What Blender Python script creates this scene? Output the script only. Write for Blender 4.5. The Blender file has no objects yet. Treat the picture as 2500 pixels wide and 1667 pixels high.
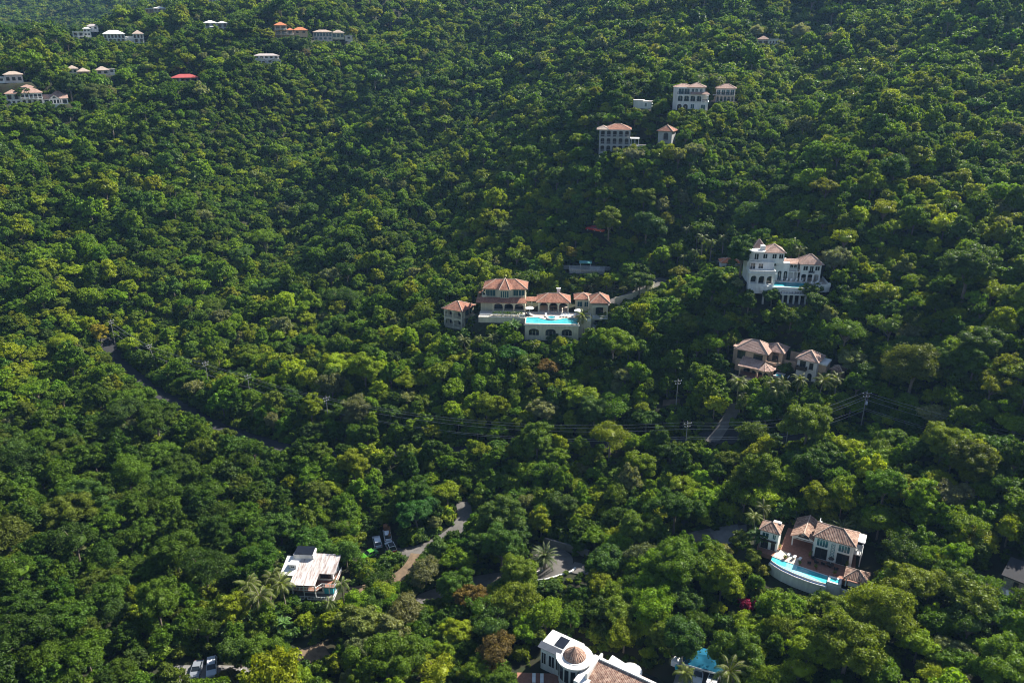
import bpy, math, random
import numpy as np
from mathutils import Vector
R = math.radians
SC = bpy.context.scene
# ------------------------------------------------------------------ camera, world, sun, exposure
F, PITCH, HC = 1925.0, R(21), 125.0
cd = bpy.data.cameras.new('camera'); cam = bpy.data.objects.new('camera', cd)
SC.collection.objects.link(cam); SC.camera = cam
cam.location = (0, 0, HC); cam.rotation_euler = (R(90) - PITCH, 0, 0)
cd.sensor_width = 36; cd.lens = 36 * F / 2500; cd.clip_start = 1; cd.clip_end = 6000
HAZE = 0.00008
SUN_EL, SUN_AZ = R(40), R(52)          # azimuth from +Y towards +X: the sun stands behind the hill to the right
w = bpy.data.worlds.new('World'); SC.world = w; w.use_nodes = True
sky = w.node_tree.nodes.new('ShaderNodeTexSky'); sky.sky_type = 'NISHITA'; sky.sun_disc = False
sky.sun_elevation = SUN_EL; sky.sun_rotation = SUN_AZ; sky.altitude = 100
bg = w.node_tree.nodes['Background']; bg.inputs[1].default_value = 0.052
w.node_tree.links.new(sky.outputs[0], bg.inputs[0])
sl = bpy.data.lights.new('sun', 'SUN'); sl.energy = 5.0; sl.angle = R(0.5); sl.color = (1, 0.94, 0.84)
so = bpy.data.objects.new('sun', sl); SC.collection.objects.link(so)
sdir = Vector((math.sin(SUN_AZ) * math.cos(SUN_EL), math.cos(SUN_AZ) * math.cos(SUN_EL), math.sin(SUN_EL)))
so.rotation_euler = sdir.to_track_quat('Z', 'Y').to_euler(); so.location = (0, 0, 600)
vs = SC.view_settings; SC.display_settings.display_device = 'sRGB'
vs.view_transform = 'Standard'; vs.look = 'None'; vs.exposure = 1.45; vs.gamma = 1
cy = SC.cycles; cy.max_bounces = 5; cy.diffuse_bounces = 2; cy.glossy_bounces = 2
cy.transmission_bounces = 2; cy.transparent_max_bounces = 6; cy.volume_bounces = 0
cy.filter_width = 1.1; cy.caustics_reflective = False; cy.caustics_refractive = False

# ------------------------------------------------------------------ materials
def mat(name, col, rough=0.8, var=0.15, scale=1.2, spec=0.3, col2=None, bump=0.0, metal=0.0, stretch=None):
    m = bpy.data.materials.new(name); m.use_nodes = True; nt = m.node_tree; L = nt.links
    b = nt.nodes['Principled BSDF']; b.inputs['Roughness'].default_value = rough
    b.inputs['Specular IOR Level'].default_value = spec; b.inputs['Metallic'].default_value = metal
    t = nt.nodes.new('ShaderNodeTexCoord'); n = nt.nodes.new('ShaderNodeTexNoise')
    n.inputs['Scale'].default_value = scale; n.inputs['Detail'].default_value = 6; n.inputs['Roughness'].default_value = 0.65
    if stretch:
        mp_ = nt.nodes.new('ShaderNodeMapping'); mp_.inputs['Scale'].default_value = stretch; L.new(t.outputs['Object'], mp_.inputs['Vector']); L.new(mp_.outputs[0], n.inputs['Vector'])
    else: L.new(t.outputs['Object'], n.inputs['Vector'])
    r = nt.nodes.new('ShaderNodeValToRGB'); c2 = col2 or tuple(c * (1 - var) for c in col)
    r.color_ramp.elements[0].position = 0.35; r.color_ramp.elements[0].color = (*c2, 1)
    r.color_ramp.elements[1].position = 0.65; r.color_ramp.elements[1].color = (*col, 1)
    L.new(n.outputs['Fac'], r.inputs[0]); L.new(r.outputs[0], b.inputs['Base Color'])
    if bump:
        bu = nt.nodes.new('ShaderNodeBump'); bu.inputs['Strength'].default_value = bump
        L.new(n.outputs['Fac'], bu.inputs['Height']); L.new(bu.outputs[0], b.inputs['Normal'])
    return m

def tile_mat(name, cols, dirt):
    """barrel tiles: courses run along the eave of whatever slope they lie on"""
    m = bpy.data.materials.new(name); m.use_nodes = True; nt = m.node_tree; L = nt.links; N = nt.nodes.new
    b = nt.nodes['Principled BSDF']; b.inputs['Roughness'].default_value = 0.85; b.inputs['Specular IOR Level'].default_value = 0.2
    g = N('ShaderNodeNewGeometry')
    def vm(op, a, bb):
        n = N('ShaderNodeVectorMath'); n.operation = op
        for k, s in enumerate((a, bb)):
            if s is None: continue
            if isinstance(s, tuple): n.inputs[k].default_value = s
            else: L.new(s, n.inputs[k])
        return n
    def mm(op, a, v=0.0):
        n = N('ShaderNodeMath'); n.operation = op; L.new(a, n.inputs[0]); n.inputs[1].default_value = v; return n.outputs[0]
    e = vm('NORMALIZE', vm('CROSS_PRODUCT', g.outputs['True Normal'], (0, 0, 1)).outputs[0], None).outputs[0]
    s = vm('CROSS_PRODUCT', e, g.outputs['True Normal']).outputs[0]
    a = vm('DOT_PRODUCT', g.outputs['Position'], e).outputs['Value']; d = vm('DOT_PRODUCT', g.outputs['Position'], s).outputs['Value']
    a = mm('DIVIDE', a, 0.3); d = mm('DIVIDE', d, 0.42)
    cb = N('ShaderNodeCombineXYZ'); L.new(mm('FLOOR', a), cb.inputs[0]); L.new(mm('FLOOR', d), cb.inputs[1])
    wn = N('ShaderNodeTexWhiteNoise'); wn.noise_dimensions = '3D'; L.new(cb.outputs[0], wn.inputs['Vector'])
    ramp = N('ShaderNodeValToRGB'); els = ramp.color_ramp.elements
    els[0].color = (*cols[0], 1); els[1].color = (*cols[-1], 1)
    for k, c in enumerate(cols[1:-1]): els.new((k + 1) / (len(cols) - 1)).color = (*c, 1)
    L.new(wn.outputs['Value'], ramp.inputs[0])
    no = N('ShaderNodeTexNoise'); no.inputs['Scale'].default_value = 0.55; no.inputs['Detail'].default_value = 8; no.inputs['Roughness'].default_value = 0.7
    L.new(g.outputs['Position'], no.inputs['Vector'])
    mr = N('ShaderNodeMapRange'); mr.inputs[1].default_value = 0.45; mr.inputs[2].default_value = 0.72; L.new(no.outputs['Fac'], mr.inputs[0])
    mx = N('ShaderNodeMix'); mx.data_type = 'RGBA'; L.new(mr.outputs[0], mx.inputs['Factor'])
    L.new(ramp.outputs[0], mx.inputs['A']); mx.inputs['B'].default_value = (*dirt, 1)
    L.new(mx.outputs['Result'], b.inputs['Base Color'])
    fr = mm('SINE', mm('MULTIPLY', a, 2 * math.pi)); bu = N('ShaderNodeBump'); bu.inputs['Strength'].default_value = 0.7; bu.inputs['Distance'].default_value = 0.08
    L.new(fr, bu.inputs['Height']); L.new(bu.outputs[0], b.inputs['Normal'])
    return m

def leaf_mat(name, base=None):
    """leaf: colour comes from the plant's own leaf_color property, varied from spray to spray"""
    m = bpy.data.materials.new(name); m.use_nodes = True; nt = m.node_tree; L = nt.links; N = nt.nodes.new
    b = nt.nodes['Principled BSDF']; b.inputs['Roughness'].default_value = 0.5; b.inputs['Specular IOR Level'].default_value = 0.16
    out = nt.nodes['Material Output']
    at_ = N('ShaderNodeAttribute'); at_.attribute_type = 'INSTANCER'; at_.attribute_name = 'leaf_color'
    g = N('ShaderNodeNewGeometry'); n = N('ShaderNodeTexNoise'); n.inputs['Scale'].default_value = 0.75; n.inputs['Detail'].default_value = 4
    L.new(g.outputs['Position'], n.inputs['Vector'])
    ad = N('ShaderNodeMath'); ad.operation = 'MULTIPLY_ADD'; L.new(g.outputs['Random Per Island'], ad.inputs[0]); ad.inputs[1].default_value = 0.5
    L.new(n.outputs['Fac'], ad.inputs[2])
    mr = N('ShaderNodeMapRange'); mr.inputs[1].default_value = 0.4; mr.inputs[2].default_value = 1.1; mr.inputs[3].default_value = 0.6; mr.inputs[4].default_value = 1.5
    L.new(ad.outputs[0], mr.inputs[0])
    mu = N('ShaderNodeVectorMath'); mu.operation = 'SCALE'; L.new(mr.outputs[0], mu.inputs['Scale'])
    if base: mu.inputs[0].default_value = base
    else: L.new(at_.outputs['Color'], mu.inputs[0])
    L.new(mu.outputs[0], b.inputs['Base Color'])
    tr = N('ShaderNodeBsdfTranslucent')
    ty = N('ShaderNodeVectorMath'); ty.operation = 'MULTIPLY'; L.new(mu.outputs[0], ty.inputs[0]); ty.inputs[1].default_value = (1.53, 1.5, 0.28)
    L.new(ty.outputs[0], tr.inputs['Color'])
    mx = N('ShaderNodeMixShader'); mx.inputs[0].default_value = 0.36
    L.new(b.outputs[0], mx.inputs[1]); L.new(tr.outputs[0], mx.inputs[2]); L.new(mx.outputs[0], out.inputs['Surface'])
    return m

M = {}
M['white'] = mat('white_stucco', (0.76, 0.75, 0.72), 0.85, 0.2, 0.9, stretch=(1.6, 1.6, 0.3))
M['cream'] = mat('cream_stucco', (0.62, 0.57, 0.42), 0.85, 0.24, 0.9, stretch=(1.6, 1.6, 0.3))
M['peach'] = mat('peach_stucco', (0.60, 0.40, 0.27), 0.85, 0.24, 0.9, stretch=(1.6, 1.6, 0.3))
M['pinkw'] = mat('pale_pink_stucco', (0.62, 0.55, 0.52), 0.85, 0.12, 0.6)
M['grey'] = mat('grey_stucco', (0.42, 0.42, 0.42), 0.85, 0.2, 0.6)
M['stone'] = mat('rubble_stone', (0.44, 0.42, 0.39), 0.9, 0.5, 2.5, bump=0.5)
M['paving'] = mat('pale_stone_paving', (0.58, 0.5, 0.42), 0.8, 0.15, 1.5)
M['redtile'] = mat('terracotta_paving', (0.32, 0.15, 0.10), 0.75, 0.3, 1.6)
M['concrete'] = mat('concrete', (0.20, 0.19, 0.18), 0.9, 0.3, 0.7)
M['tile'] = tile_mat('terracotta_tile', [(0.24, 0.095, 0.06), (0.34, 0.15, 0.095), (0.44, 0.22, 0.15), (0.28, 0.11, 0.07)], (0.19, 0.10, 0.075))
M['tileold'] = tile_mat('weathered_tile', [(0.20, 0.11, 0.08), (0.36, 0.22, 0.16), (0.52, 0.36, 0.27), (0.26, 0.15, 0.11)], (0.13, 0.085, 0.07))
M['tilepink'] = tile_mat('faded_pink_tile', [(0.36, 0.22, 0.17), (0.44, 0.29, 0.235), (0.50, 0.345, 0.285)], (0.28, 0.18, 0.145))
M['tileorange'] = tile_mat('orange_tile', [(0.55, 0.17, 0.07), (0.62, 0.22, 0.10), (0.66, 0.26, 0.13)], (0.45, 0.16, 0.09))
M['tilecream'] = tile_mat('cream_tile', [(0.42, 0.33, 0.27), (0.50, 0.40, 0.33), (0.54, 0.44, 0.37)], (0.32, 0.25, 0.21))
M['cap'] = mat('mortar_ridge_cap', (0.58, 0.43, 0.34), 0.9, 0.25, 1)
M['redmetal'] = mat('red_metal_roof', (0.42, 0.09, 0.085), 0.55, 0.15, 0.5)
M['whitemetal'] = mat('white_metal_roof', (0.80, 0.78, 0.75), 0.55, 0.1, 0.5)
M['rustmetal'] = mat('rust_streaked_white_metal', (0.68, 0.65, 0.63), 0.6, 0.3, 0.8, col2=(0.24, 0.18, 0.16), stretch=(2.6, 0.35, 1))
M['greyroof'] = mat('grey_shingle', (0.42, 0.37, 0.36), 0.85, 0.2, 1)
M['glass'] = mat('window_glass', (0.022, 0.03, 0.036), 0.08, 0.4, 0.6, spec=0.5)
M['tealglass'] = mat('teal_window_glass', (0.03, 0.10, 0.12), 0.12, 0.4, 0.6, spec=0.5)
M['dark'] = mat('dark_timber', (0.05, 0.035, 0.028), 0.6, 0.3, 2)
M['black'] = mat('black_metal', (0.02, 0.02, 0.022), 0.5, 0.2, 2)
M['solar'] = mat('solar_panel', (0.012, 0.014, 0.02), 0.18, 0.3, 0.8, spec=0.5)
M['solargrey'] = mat('grey_solar_panel', (0.10, 0.11, 0.13), 0.25, 0.3, 0.8, spec=0.5)
M['trim'] = mat('white_trim', (0.80, 0.80, 0.78), 0.6, 0.08, 1)
M['tealtrim'] = mat('teal_trim', (0.07, 0.22, 0.22), 0.6, 0.1, 1)
M['turq'] = mat('turquoise_paint', (0.05, 0.42, 0.52), 0.6, 0.1, 1)
M['water'] = mat('pool_water', (0.07, 0.46, 0.50), 0.05, 0.25, 0.35, spec=0.5)
M['pale'] = mat('shallow_pool_water', (0.30, 0.72, 0.72), 0.1, 0.15, 0.8, spec=0.5)
M['blue'] = mat('blue_pool_tile', (0.05, 0.27, 0.68), 0.15, 0.15, 0.8, spec=0.5)
M['deepwater'] = mat('deep_pool_water', (0.02, 0.27, 0.33), 0.06, 0.2, 0.5, spec=0.5)
M['canopy'] = mat('blue_tarpaulin', (0.008, 0.10, 0.175), 0.85, 0.25, 0.7, spec=0.1)
M['tealroof'] = mat('teal_roof_sheet', (0.10, 0.30, 0.29), 0.6, 0.1, 1)
M['cushion'] = mat('white_cushion', (0.80, 0.79, 0.76), 0.9, 0.05, 2)
M['darkcush'] = mat('dark_cushion', (0.03, 0.03, 0.035), 0.9, 0.2, 2)
M['asphalt'] = mat('asphalt', (0.030, 0.030, 0.034), 0.9, 0.25, 0.9)
M['drive'] = mat('concrete_driveway', (0.135, 0.125, 0.115), 0.9, 0.35, 0.6, bump=0.1)
M['dirt'] = mat('bare_earth', (0.17, 0.12, 0.075), 0.95, 0.4, 0.8, bump=0.3)
M['ground'] = mat('forest_floor', (0.020, 0.030, 0.010), 1.0, 0.5, 0.35, col2=(0.024, 0.020, 0.011), bump=0.4)
M['bark'] = mat('grey_bark', (0.22, 0.18, 0.14), 0.9, 0.4, 3)
M['palmbark'] = mat('palm_bark', (0.30, 0.25, 0.20), 0.9, 0.35, 4)
M['pole'] = mat('weathered_pole_wood', (0.26, 0.25, 0.23), 0.85, 0.2, 2)
M['wire'] = mat('wire', (0.42, 0.42, 0.42), 0.45, 0.1, 1, metal=0.3)
M['rubber'] = mat('tyre_rubber', (0.02, 0.02, 0.02), 0.8, 0.2, 4)
M['chrome'] = mat('wheel_metal', (0.45, 0.45, 0.46), 0.35, 0.1, 4, metal=0.6)
M['lamp'] = mat('lamp_glass', (0.7, 0.7, 0.68), 0.15, 0.1, 3, spec=0.5)
M['tail'] = mat('tail_lamp', (0.45, 0.02, 0.02), 0.2, 0.1, 3, spec=0.5)
for k, c in dict(silver=(0.52, 0.55, 0.60), carwhite=(0.78, 0.78, 0.78), carred=(0.50, 0.02, 0.03), cargreen=(0.08, 0.26, 0.02), carorange=(0.65, 0.10, 0.03), cargrey=(0.20, 0.22, 0.25)).items():
    M[k] = mat(k + '_paint', c, 0.28, 0.04, 1, spec=0.5)
M['digger'] = mat('orange_machine_paint', (0.20, 0.075, 0.02), 0.6, 0.2, 2)
M['binbox'] = mat('green_box_paint', (0.05, 0.10, 0.08), 0.6, 0.15, 2)
M['clay'] = mat('clay_pot', (0.42, 0.18, 0.09), 0.85, 0.2, 3)
M['leaf'] = leaf_mat('leaf')

# ------------------------------------------------------------------ mesh builder
class MB:
    def __init__(s): s.v = []; s.f = []; s.mi = []
    def face(s, pts, m=0):
        n = len(s.v); s.v.extend(tuple(p) for p in pts); s.f.append(tuple(range(n, n + len(pts)))); s.mi.append(m)
    def box(s, x0, x1, y0, y1, z0, z1, m=0):
        P = [(x, y, z) for z in (z0, z1) for y in (y0, y1) for x in (x0, x1)]
        for q in ((0, 2, 3, 1), (4, 5, 7, 6), (0, 1, 5, 4), (2, 6, 7, 3), (0, 4, 6, 2), (1, 3, 7, 5)): s.face([P[i] for i in q], m)
        return s
    def prism(s, poly, z0, z1, m=0):
        n = len(poly); s.face([(x, y, z1) for x, y in poly], m); s.face([(x, y, z0) for x, y in poly[::-1]], m)
        for i in range(n):
            a, b = poly[i], poly[(i + 1) % n]; s.face([(*a, z0), (*b, z0), (*b, z1), (*a, z1)], m)
        return s
    def extr(s, pts, vec, m=0):
        q = [tuple(p[k] + vec[k] for k in range(3)) for p in pts]; n = len(pts)
        s.face(pts, m); s.face(q[::-1], m)
        for i in range(n): s.face([pts[i], q[i], q[(i + 1) % n], pts[(i + 1) % n]], m)
        return s
    def tube(s, pts, rad, n=6, m=0, cap=True):
        pts = [Vector(p) for p in pts]; rad = rad if hasattr(rad, '__len__') else [rad] * len(pts); rings = []
        for i, p in enumerate(pts):
            t = (pts[min(i + 1, len(pts) - 1)] - pts[max(i - 1, 0)]).normalized()
            a = t.cross(Vector((0.31, 0.17, 0.93)) if abs(t.z) < 0.9 else Vector((1, 0.1, 0))).normalized(); b = t.cross(a)
            k = len(s.v); s.v.extend(tuple(p + rad[i] * (a * math.cos(2 * math.pi * j / n) + b * math.sin(2 * math.pi * j / n))) for j in range(n))
            rings.append(k)
        for i in range(len(rings) - 1):
            for j in range(n):
                s.f.append((rings[i] + j, rings[i] + (j + 1) % n, rings[i + 1] + (j + 1) % n, rings[i + 1] + j)); s.mi.append(m)
        if cap:
            s.f.append(tuple(rings[0] + j for j in range(n))); s.mi.append(m)
            s.f.append(tuple(rings[-1] + j for j in range(n))[::-1]); s.mi.append(m)
        return s
    def lathe(s, c, prof, n=20, m=0):
        k = len(s.v)
        for r, z in prof: s.v.extend((c[0] + r * math.cos(2 * math.pi * j / n), c[1] + r * math.sin(2 * math.pi * j / n), c[2] + z) for j in range(n))
        for i in range(len(prof) - 1):
            for j in range(n):
                s.f.append((k + i * n + j, k + i * n + (j + 1) % n, k + (i + 1) * n + (j + 1) % n, k + (i + 1) * n + j)); s.mi.append(m)
        return s
    def mesh(s, name, mats, smooth=False):
        me = bpy.data.meshes.new(name); me.from_pydata(s.v, [], s.f)
        for m in (mats if isinstance(mats, (list, tuple)) else [mats]): me.materials.append(M[m] if isinstance(m, str) else m)
        if any(s.mi): me.polygons.foreach_set('material_index', s.mi)
        if smooth: me.polygons.foreach_set('use_smooth', [True] * len(s.f))
        me.update(); return me
    def build(s, name, mats, parent=None, smooth=False):
        return link(name, s.mesh(name, mats, smooth), parent)
def link(name, data, parent=None):
    o = bpy.data.objects.new(name, data); SC.collection.objects.link(o)
    if parent is not None: o.parent = parent
    return o
def tag(o, label=None, cat=None, group=None, kind=None):
    if label: o['label'] = label
    if cat: o['category'] = cat
    if group: o['group'] = group
    if kind: o['kind'] = kind
    return o
def thing(name, label, cat, loc, rz=0, group=None):
    o = link(name, None); o.location = loc; o.rotation_euler = (0, 0, rz); return tag(o, label, cat, group)
def copy_tree(o, parent=None):
    c = o.copy(); SC.collection.objects.link(c)
    if parent is not None: c.parent = parent
    for ch in list(o.children): copy_tree(ch, c)
    return c

# ------------------------------------------------------------------ terrain: heights from surveyed points (pixel, metres away)
fw = np.array([0, math.cos(PITCH), -math.sin(PITCH)]); upv = np.array([0, math.sin(PITCH), math.cos(PITCH)]); CAM = np.array([0, 0, HC])
def ray(u, v):
    d = fw + np.array([1., 0, 0]) * (u - 1250) / F + upv * (833.5 - v) / F
    return d / np.linalg.norm(d)
def proj(p):
    p = np.asarray(p, float) - CAM; z = p @ fw
    return 1250 + F * p[..., 0] / z, 833.5 - F * (p @ upv) / z, z
CP = [(0,1667,174),(600,1667,170),(1250,1667,160),(1900,1667,157),(2500,1667,160),(1450,1640,162),(1710,1640,163),
(2000,1380,180),(1830,1430,176),(2480,1450,178),(770,1450,190),(1380,1390,184),(950,1340,199),(1130,1260,208),
(0,1400,206),(300,1400,200),(0,1150,250),(400,1200,235),(1700,1270,198),
(330,900,302),(500,1010,266),(700,1090,240),(1000,1080,230),(1500,1070,220),(1740,1040,217),(2100,1060,211),(2500,1100,207),
(1860,930,220),(1290,825,250),(1200,770,263),(1410,660,287),(1620,700,268),(1920,720,246),(2300,700,248),(2500,700,250),
(2500,400,320),(2200,400,315),(2500,150,420),(2500,0,490),(2100,0,500),(2200,200,400),
(1510,378,315),(1620,360,322),(1680,275,348),(1770,250,356),(1570,265,350),(1200,500,350),(1200,300,440),(1250,0,620),(1870,110,430),(1700,0,520),
(600,700,345),(600,500,400),(600,300,455),(455,195,480),(80,250,470),(650,155,500),(735,95,545),(800,103,540),(515,10,650),(525,72,590),
(305,103,575),(210,95,610),(220,182,515),(30,200,500),(0,300,450),(0,600,370),(0,850,318),(300,700,352),(1000,150,530),(900,0,630),(375,30,640),
(0,60,1120),(100,20,1230),(0,0,1300),(250,0,1150),(0,150,560),(140,105,605),(285,45,660)]
AN = [(0,60,0),(-150,60,2),(150,60,0),(-400,100,20),(400,100,20),(-500,300,60),(500,300,90),(0,-100,-25),(-300,-100,-20),(300,-100,-20),
(-900,1300,420),(900,1300,420),(0,1300,400),(-900,500,130),(900,500,220),(-450,650,110),(400,800,270),(0,900,250),(-400,690,96),(-500,800,100),(-330,800,112)]
PTS = np.array([CAM + d * ray(u, v) for u, v, d in CP] + [np.array(a, float) for a in AN])
def tps(A, lam, s=200.):
    X = A[:, :2] / s; n = len(X); r2 = ((X[:, None] - X[None]) ** 2).sum(-1)
    K = .5 * r2 * np.log(r2 + 1e-12); K[np.arange(n), np.arange(n)] = lam / 1000.
    Q = np.c_[np.ones(n), X]; Wt = np.linalg.solve(np.block([[K, Q], [Q.T, np.zeros((3, 3))]]), np.r_[A[:, 2], 0, 0, 0])
    def f(x, y):
        q = np.c_[x.ravel() / s, y.ravel() / s]; o = np.empty(len(q))
        for i in range(0, len(q), 20000):
            b = q[i:i + 20000]; r2 = ((b[:, None] - X[None]) ** 2).sum(-1)
            o[i:i + 20000] = (.5 * r2 * np.log(r2 + 1e-12)) @ Wt[:n] + np.c_[np.ones(len(b)), b] @ Wt[n:]
        return o.reshape(x.shape)
    return f
def axis(a, b, step, lo, hi):
    c = list(np.arange(a, b, step)); s = step; x = c[-1]
    while x < hi: s = min(s * 1.08, 16); x += s; c.append(x)
    s = step; x = c[0]
    while x > lo: s = min(s * 1.08, 16); x -= s; c.insert(0, x)
    return np.array(c)
GX = axis(-260, 260, 2.2, -1300, 1300); GY = axis(90, 470, 2.2, -250, 1650)
XX, YY = np.meshgrid(GX, GY, indexing='ij')
GZ = tps(PTS, 30.)(XX, YY)
GZ += (1.5 * np.sin(XX / 17 + 1.3 * np.sin(YY / 31)) * np.sin(YY / 19 + 1.1 * np.sin(XX / 23)) + 2.6 * np.sin(XX / 41 + 0.8 * np.sin(YY / 53))) * np.clip((YY - 230) / 80, 0.15, 1.6)
QD = XX * 0.82 - YY * 0.58 + 9 * np.sin(YY / 41 + XX / 77); GZ += 4.4 * np.sin(QD * 2 * math.pi / 63 + 0.8) * np.clip((YY - 225) / 70, 0, 1) * np.clip((30 - XX) / 60, 0.25, 1) * np.clip((760 - YY) / 100, 0, 1)
for a_, b_ in (((-470, 575), (-340, 655)), ((-340, 655), (-270, 745))):
    ab_ = np.array(b_) - np.array(a_); t_ = np.clip(((XX - a_[0]) * ab_[0] + (YY - a_[1]) * ab_[1]) / (ab_ @ ab_), 0, 1); GZ -= 12 * np.exp(-(((XX - a_[0] - t_ * ab_[0]) ** 2 + (YY - a_[1] - t_ * ab_[1]) ** 2) / 38 ** 2))
def height(x, y, Z=None):
    Z = GZ if Z is None else Z; x = np.asarray(x, float); y = np.asarray(y, float)
    i = np.clip(np.searchsorted(GX, x) - 1, 0, len(GX) - 2); j = np.clip(np.searchsorted(GY, y) - 1, 0, len(GY) - 2)
    a = np.clip((x - GX[i]) / (GX[i + 1] - GX[i]), 0, 1); b = np.clip((y - GY[j]) / (GY[j + 1] - GY[j]), 0, 1)
    return (Z[i, j] * (1 - a) + Z[i + 1, j] * a) * (1 - b) + (Z[i, j + 1] * (1 - a) + Z[i + 1, j + 1] * a) * b
def at(u, v):
    t = np.arange(60, 1700, 0.5); p = CAM + t[:, None] * ray(u, v); h = height(p[:, 0], p[:, 1])
    k = int(np.argmax(p[:, 2] < h)); return p[k]
def gully(pix, depth, wid):
    global GZ
    P = np.array([at(*q)[:2] for q in pix])
    best = np.full(XX.shape, 1e9)
    for a, b in zip(P[:-1], P[1:]):
        ab = b - a; t = np.clip(((XX - a[0]) * ab[0] + (YY - a[1]) * ab[1]) / (ab @ ab), 0, 1)
        best = np.minimum(best, np.hypot(XX - a[0] - t * ab[0], YY - a[1] - t * ab[1]))
    GZ = GZ + depth * np.exp(-(best / wid) ** 2)
gully([(1990, 40), (1960, 150), (1880, 300), (1800, 480), (1690, 560)], -13, 21)
gully([(2330, 60), (2280, 300), (2120, 520)], 6, 24)
gully([(2380, 260), (2260, 520), (2150, 800), (2100, 1000)], -5, 16)
gully([(1130, 40), (1020, 200), (960, 420), (900, 640)], 9, 24)
gully([(960, 60), (800, 250), (720, 480), (640, 720)], -3, 20)
gully([(700, 120), (520, 330), (380, 560)], 8, 22)
gully([(330, 160), (180, 300), (60, 520)], -10, 22)
PADS = []; CLR = []; FOOT = []; ROADS = []
class Fr:
    """a local frame standing on the hillside: x to the right, y away, z up"""
    def __init__(s, u, v, yaw=0, dz=0, k=1.0):
        s.k = k
        p = at(u, v); s.p = (p[0], p[1], p[2] + dz); s.rz = -math.atan2(p[0], p[1]) + R(yaw); s.d = float(np.linalg.norm(p - CAM))
    def w(s, x, y, z=0):
        c, k = math.cos(s.rz) * s.k, math.sin(s.rz) * s.k; return (s.p[0] + c * x - k * y, s.p[1] + k * x + c * y, s.p[2] + z * s.k)
    def pad(s, x0, x1, y0, y1, z=-0.15, blend=5, free=1.0):
        x0, x1, y0, y1, z = [q * s.k for q in (x0, x1, y0, y1, z)]; PADS.append((s, x0, x1, y0, y1, s.p[2] + z, blend)); FOOT.append((s, x0 - free, x1 + free, y0 - free, y1 + free))
    def clear(s, u0, v0, u1, v1): CLR.append((u0, v0, u1, v1, s.d))
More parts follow.
